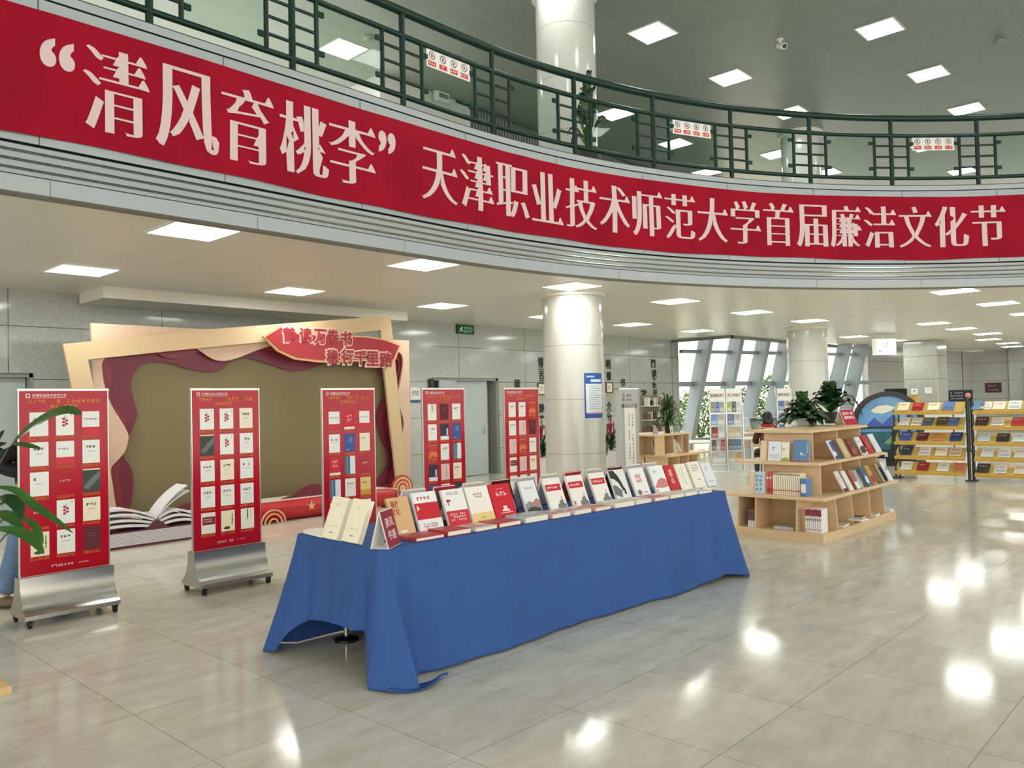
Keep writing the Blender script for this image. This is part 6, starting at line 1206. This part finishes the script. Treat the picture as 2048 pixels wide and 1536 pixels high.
hand(sp_o, (.34, .12, .73), (1, -.2, 0), (0, 0, 1), 1); hand(sp_o, (.34, -.12, .73), (1, .2, 0), (0, 0, 1), -1)
for s in (.12, -.12):
    m = MB(); m.ball((.5, s, .045), (.13, .048, .045), M_bkcl, 12); m.build('shoe', sp_o, smooth=True)

# ------------------------------------------------------------------ outside the window
g = MB(); g.add([(16, 13.4, -.02), (70, 13.4, -.02), (70, 60, -.02), (16, 60, -.02)], [(0, 1, 2, 3)], mat('paving_outside', (206, 202, 190), .8)); g.add([(39.3, -20, -.02), (70, -20, -.02), (70, 13.4, -.02), (39.3, 13.4, -.02)], [(0, 1, 2, 3)], MATS['paving_outside']); struct(g.build('ground_outside'))
bo = thing('building', 'cream rendered building with pale windows outside the leaning window', 'building', (36, 30, 0), math.radians(-30)); m = MB(); m.box(-16, 0, 0, 16, 6, 9, mat('render_cream', (250, 244, 226), .9)); m.build('facade', bo)
for x in (-11, -7, -3, 1, 5):
    for z in (2.2, 5.4): m = MB(); m.box(x, -.06, z, x + 2.0, -.02, z + 1.7, mat('pale_window', (186, 200, 206), .3)); m.box(x - .1, -.1, z - .1, x + 2.1, -.05, z, M_white); m.build('window', bo)
m = MB(); m.box(-16, -.5, 3.95, 16, 0, 4.2, mat('render_band', (214, 210, 198), .8)); m.build('canopy', bo)
M_hedge = [mat('hedge_leaf_light', (126, 160, 70), .6), mat('hedge_leaf_mid', (88, 128, 52), .6), mat('hedge_leaf_dark', (58, 92, 40), .6)]
def shrub(p, r, h, n, lab, seed):
    rnd = random.Random(seed); t = thing('shrub', lab, 'shrub', p, group='shrubs outside the window'); b = MB()
    for i in range(n):
        a, u = rnd.uniform(0, 2 * PI), rnd.random() ** .45; hh = rnd.random(); rr = r * u * (1 - .55 * abs(hh - .45) * 1.6) ; c = Vector((rr * math.cos(a), rr * math.sin(a), .2 + h * hh)); d = Vector((rnd.uniform(-1, 1), rnd.uniform(-1, 1), rnd.uniform(-.4, 1))).normalized(); s = d.cross(Vector((rnd.uniform(-1, 1), rnd.uniform(-1, 1), .3))).normalized(); L_ = rnd.uniform(.08, .16)
        b.add([c, c + d * L_ * .5 + s * L_ * .3, c + d * L_, c + d * L_ * .5 - s * L_ * .3], [(0, 1, 2, 3)], M_hedge[min(2, int(rnd.random() * 3))])
    b.build('foliage', t); b = MB()
    for i in range(5): a = rnd.uniform(0, 2 * PI); b.tube([(0, 0, 0), (.3 * r * math.cos(a), .3 * r * math.sin(a), h * .5), (.6 * r * math.cos(a), .6 * r * math.sin(a), h * .85)], [.04, .025, .01], mat('bark', (96, 80, 60), .9), 6)
    b.build('stems', t)
for i, (px, dep, r, h, n, lab) in enumerate([(1402, (26.5, 17.2, 0), 1.1, 1.7, 1500, 'light green shrub outside, between the spiky plant and the brochure rack'), (1490, (27.0, 14.6, 0), .9, 1.75, 1500, 'green shrub outside just right of the wide brochure rack'), (1536, (31.5, 15.0, 0), 1.1, 2.3, 1700, 'taller green shrub outside left of the narrow brochure rack'), (1350, (29.0, 21.0, 0), 1.0, 1.3, 700, 'low shrub outside behind the spiky plant')]):
    q = at_d(px, 900, dep); shrub((q.x, q.y, 0), r, h, n, lab, 60 + i)
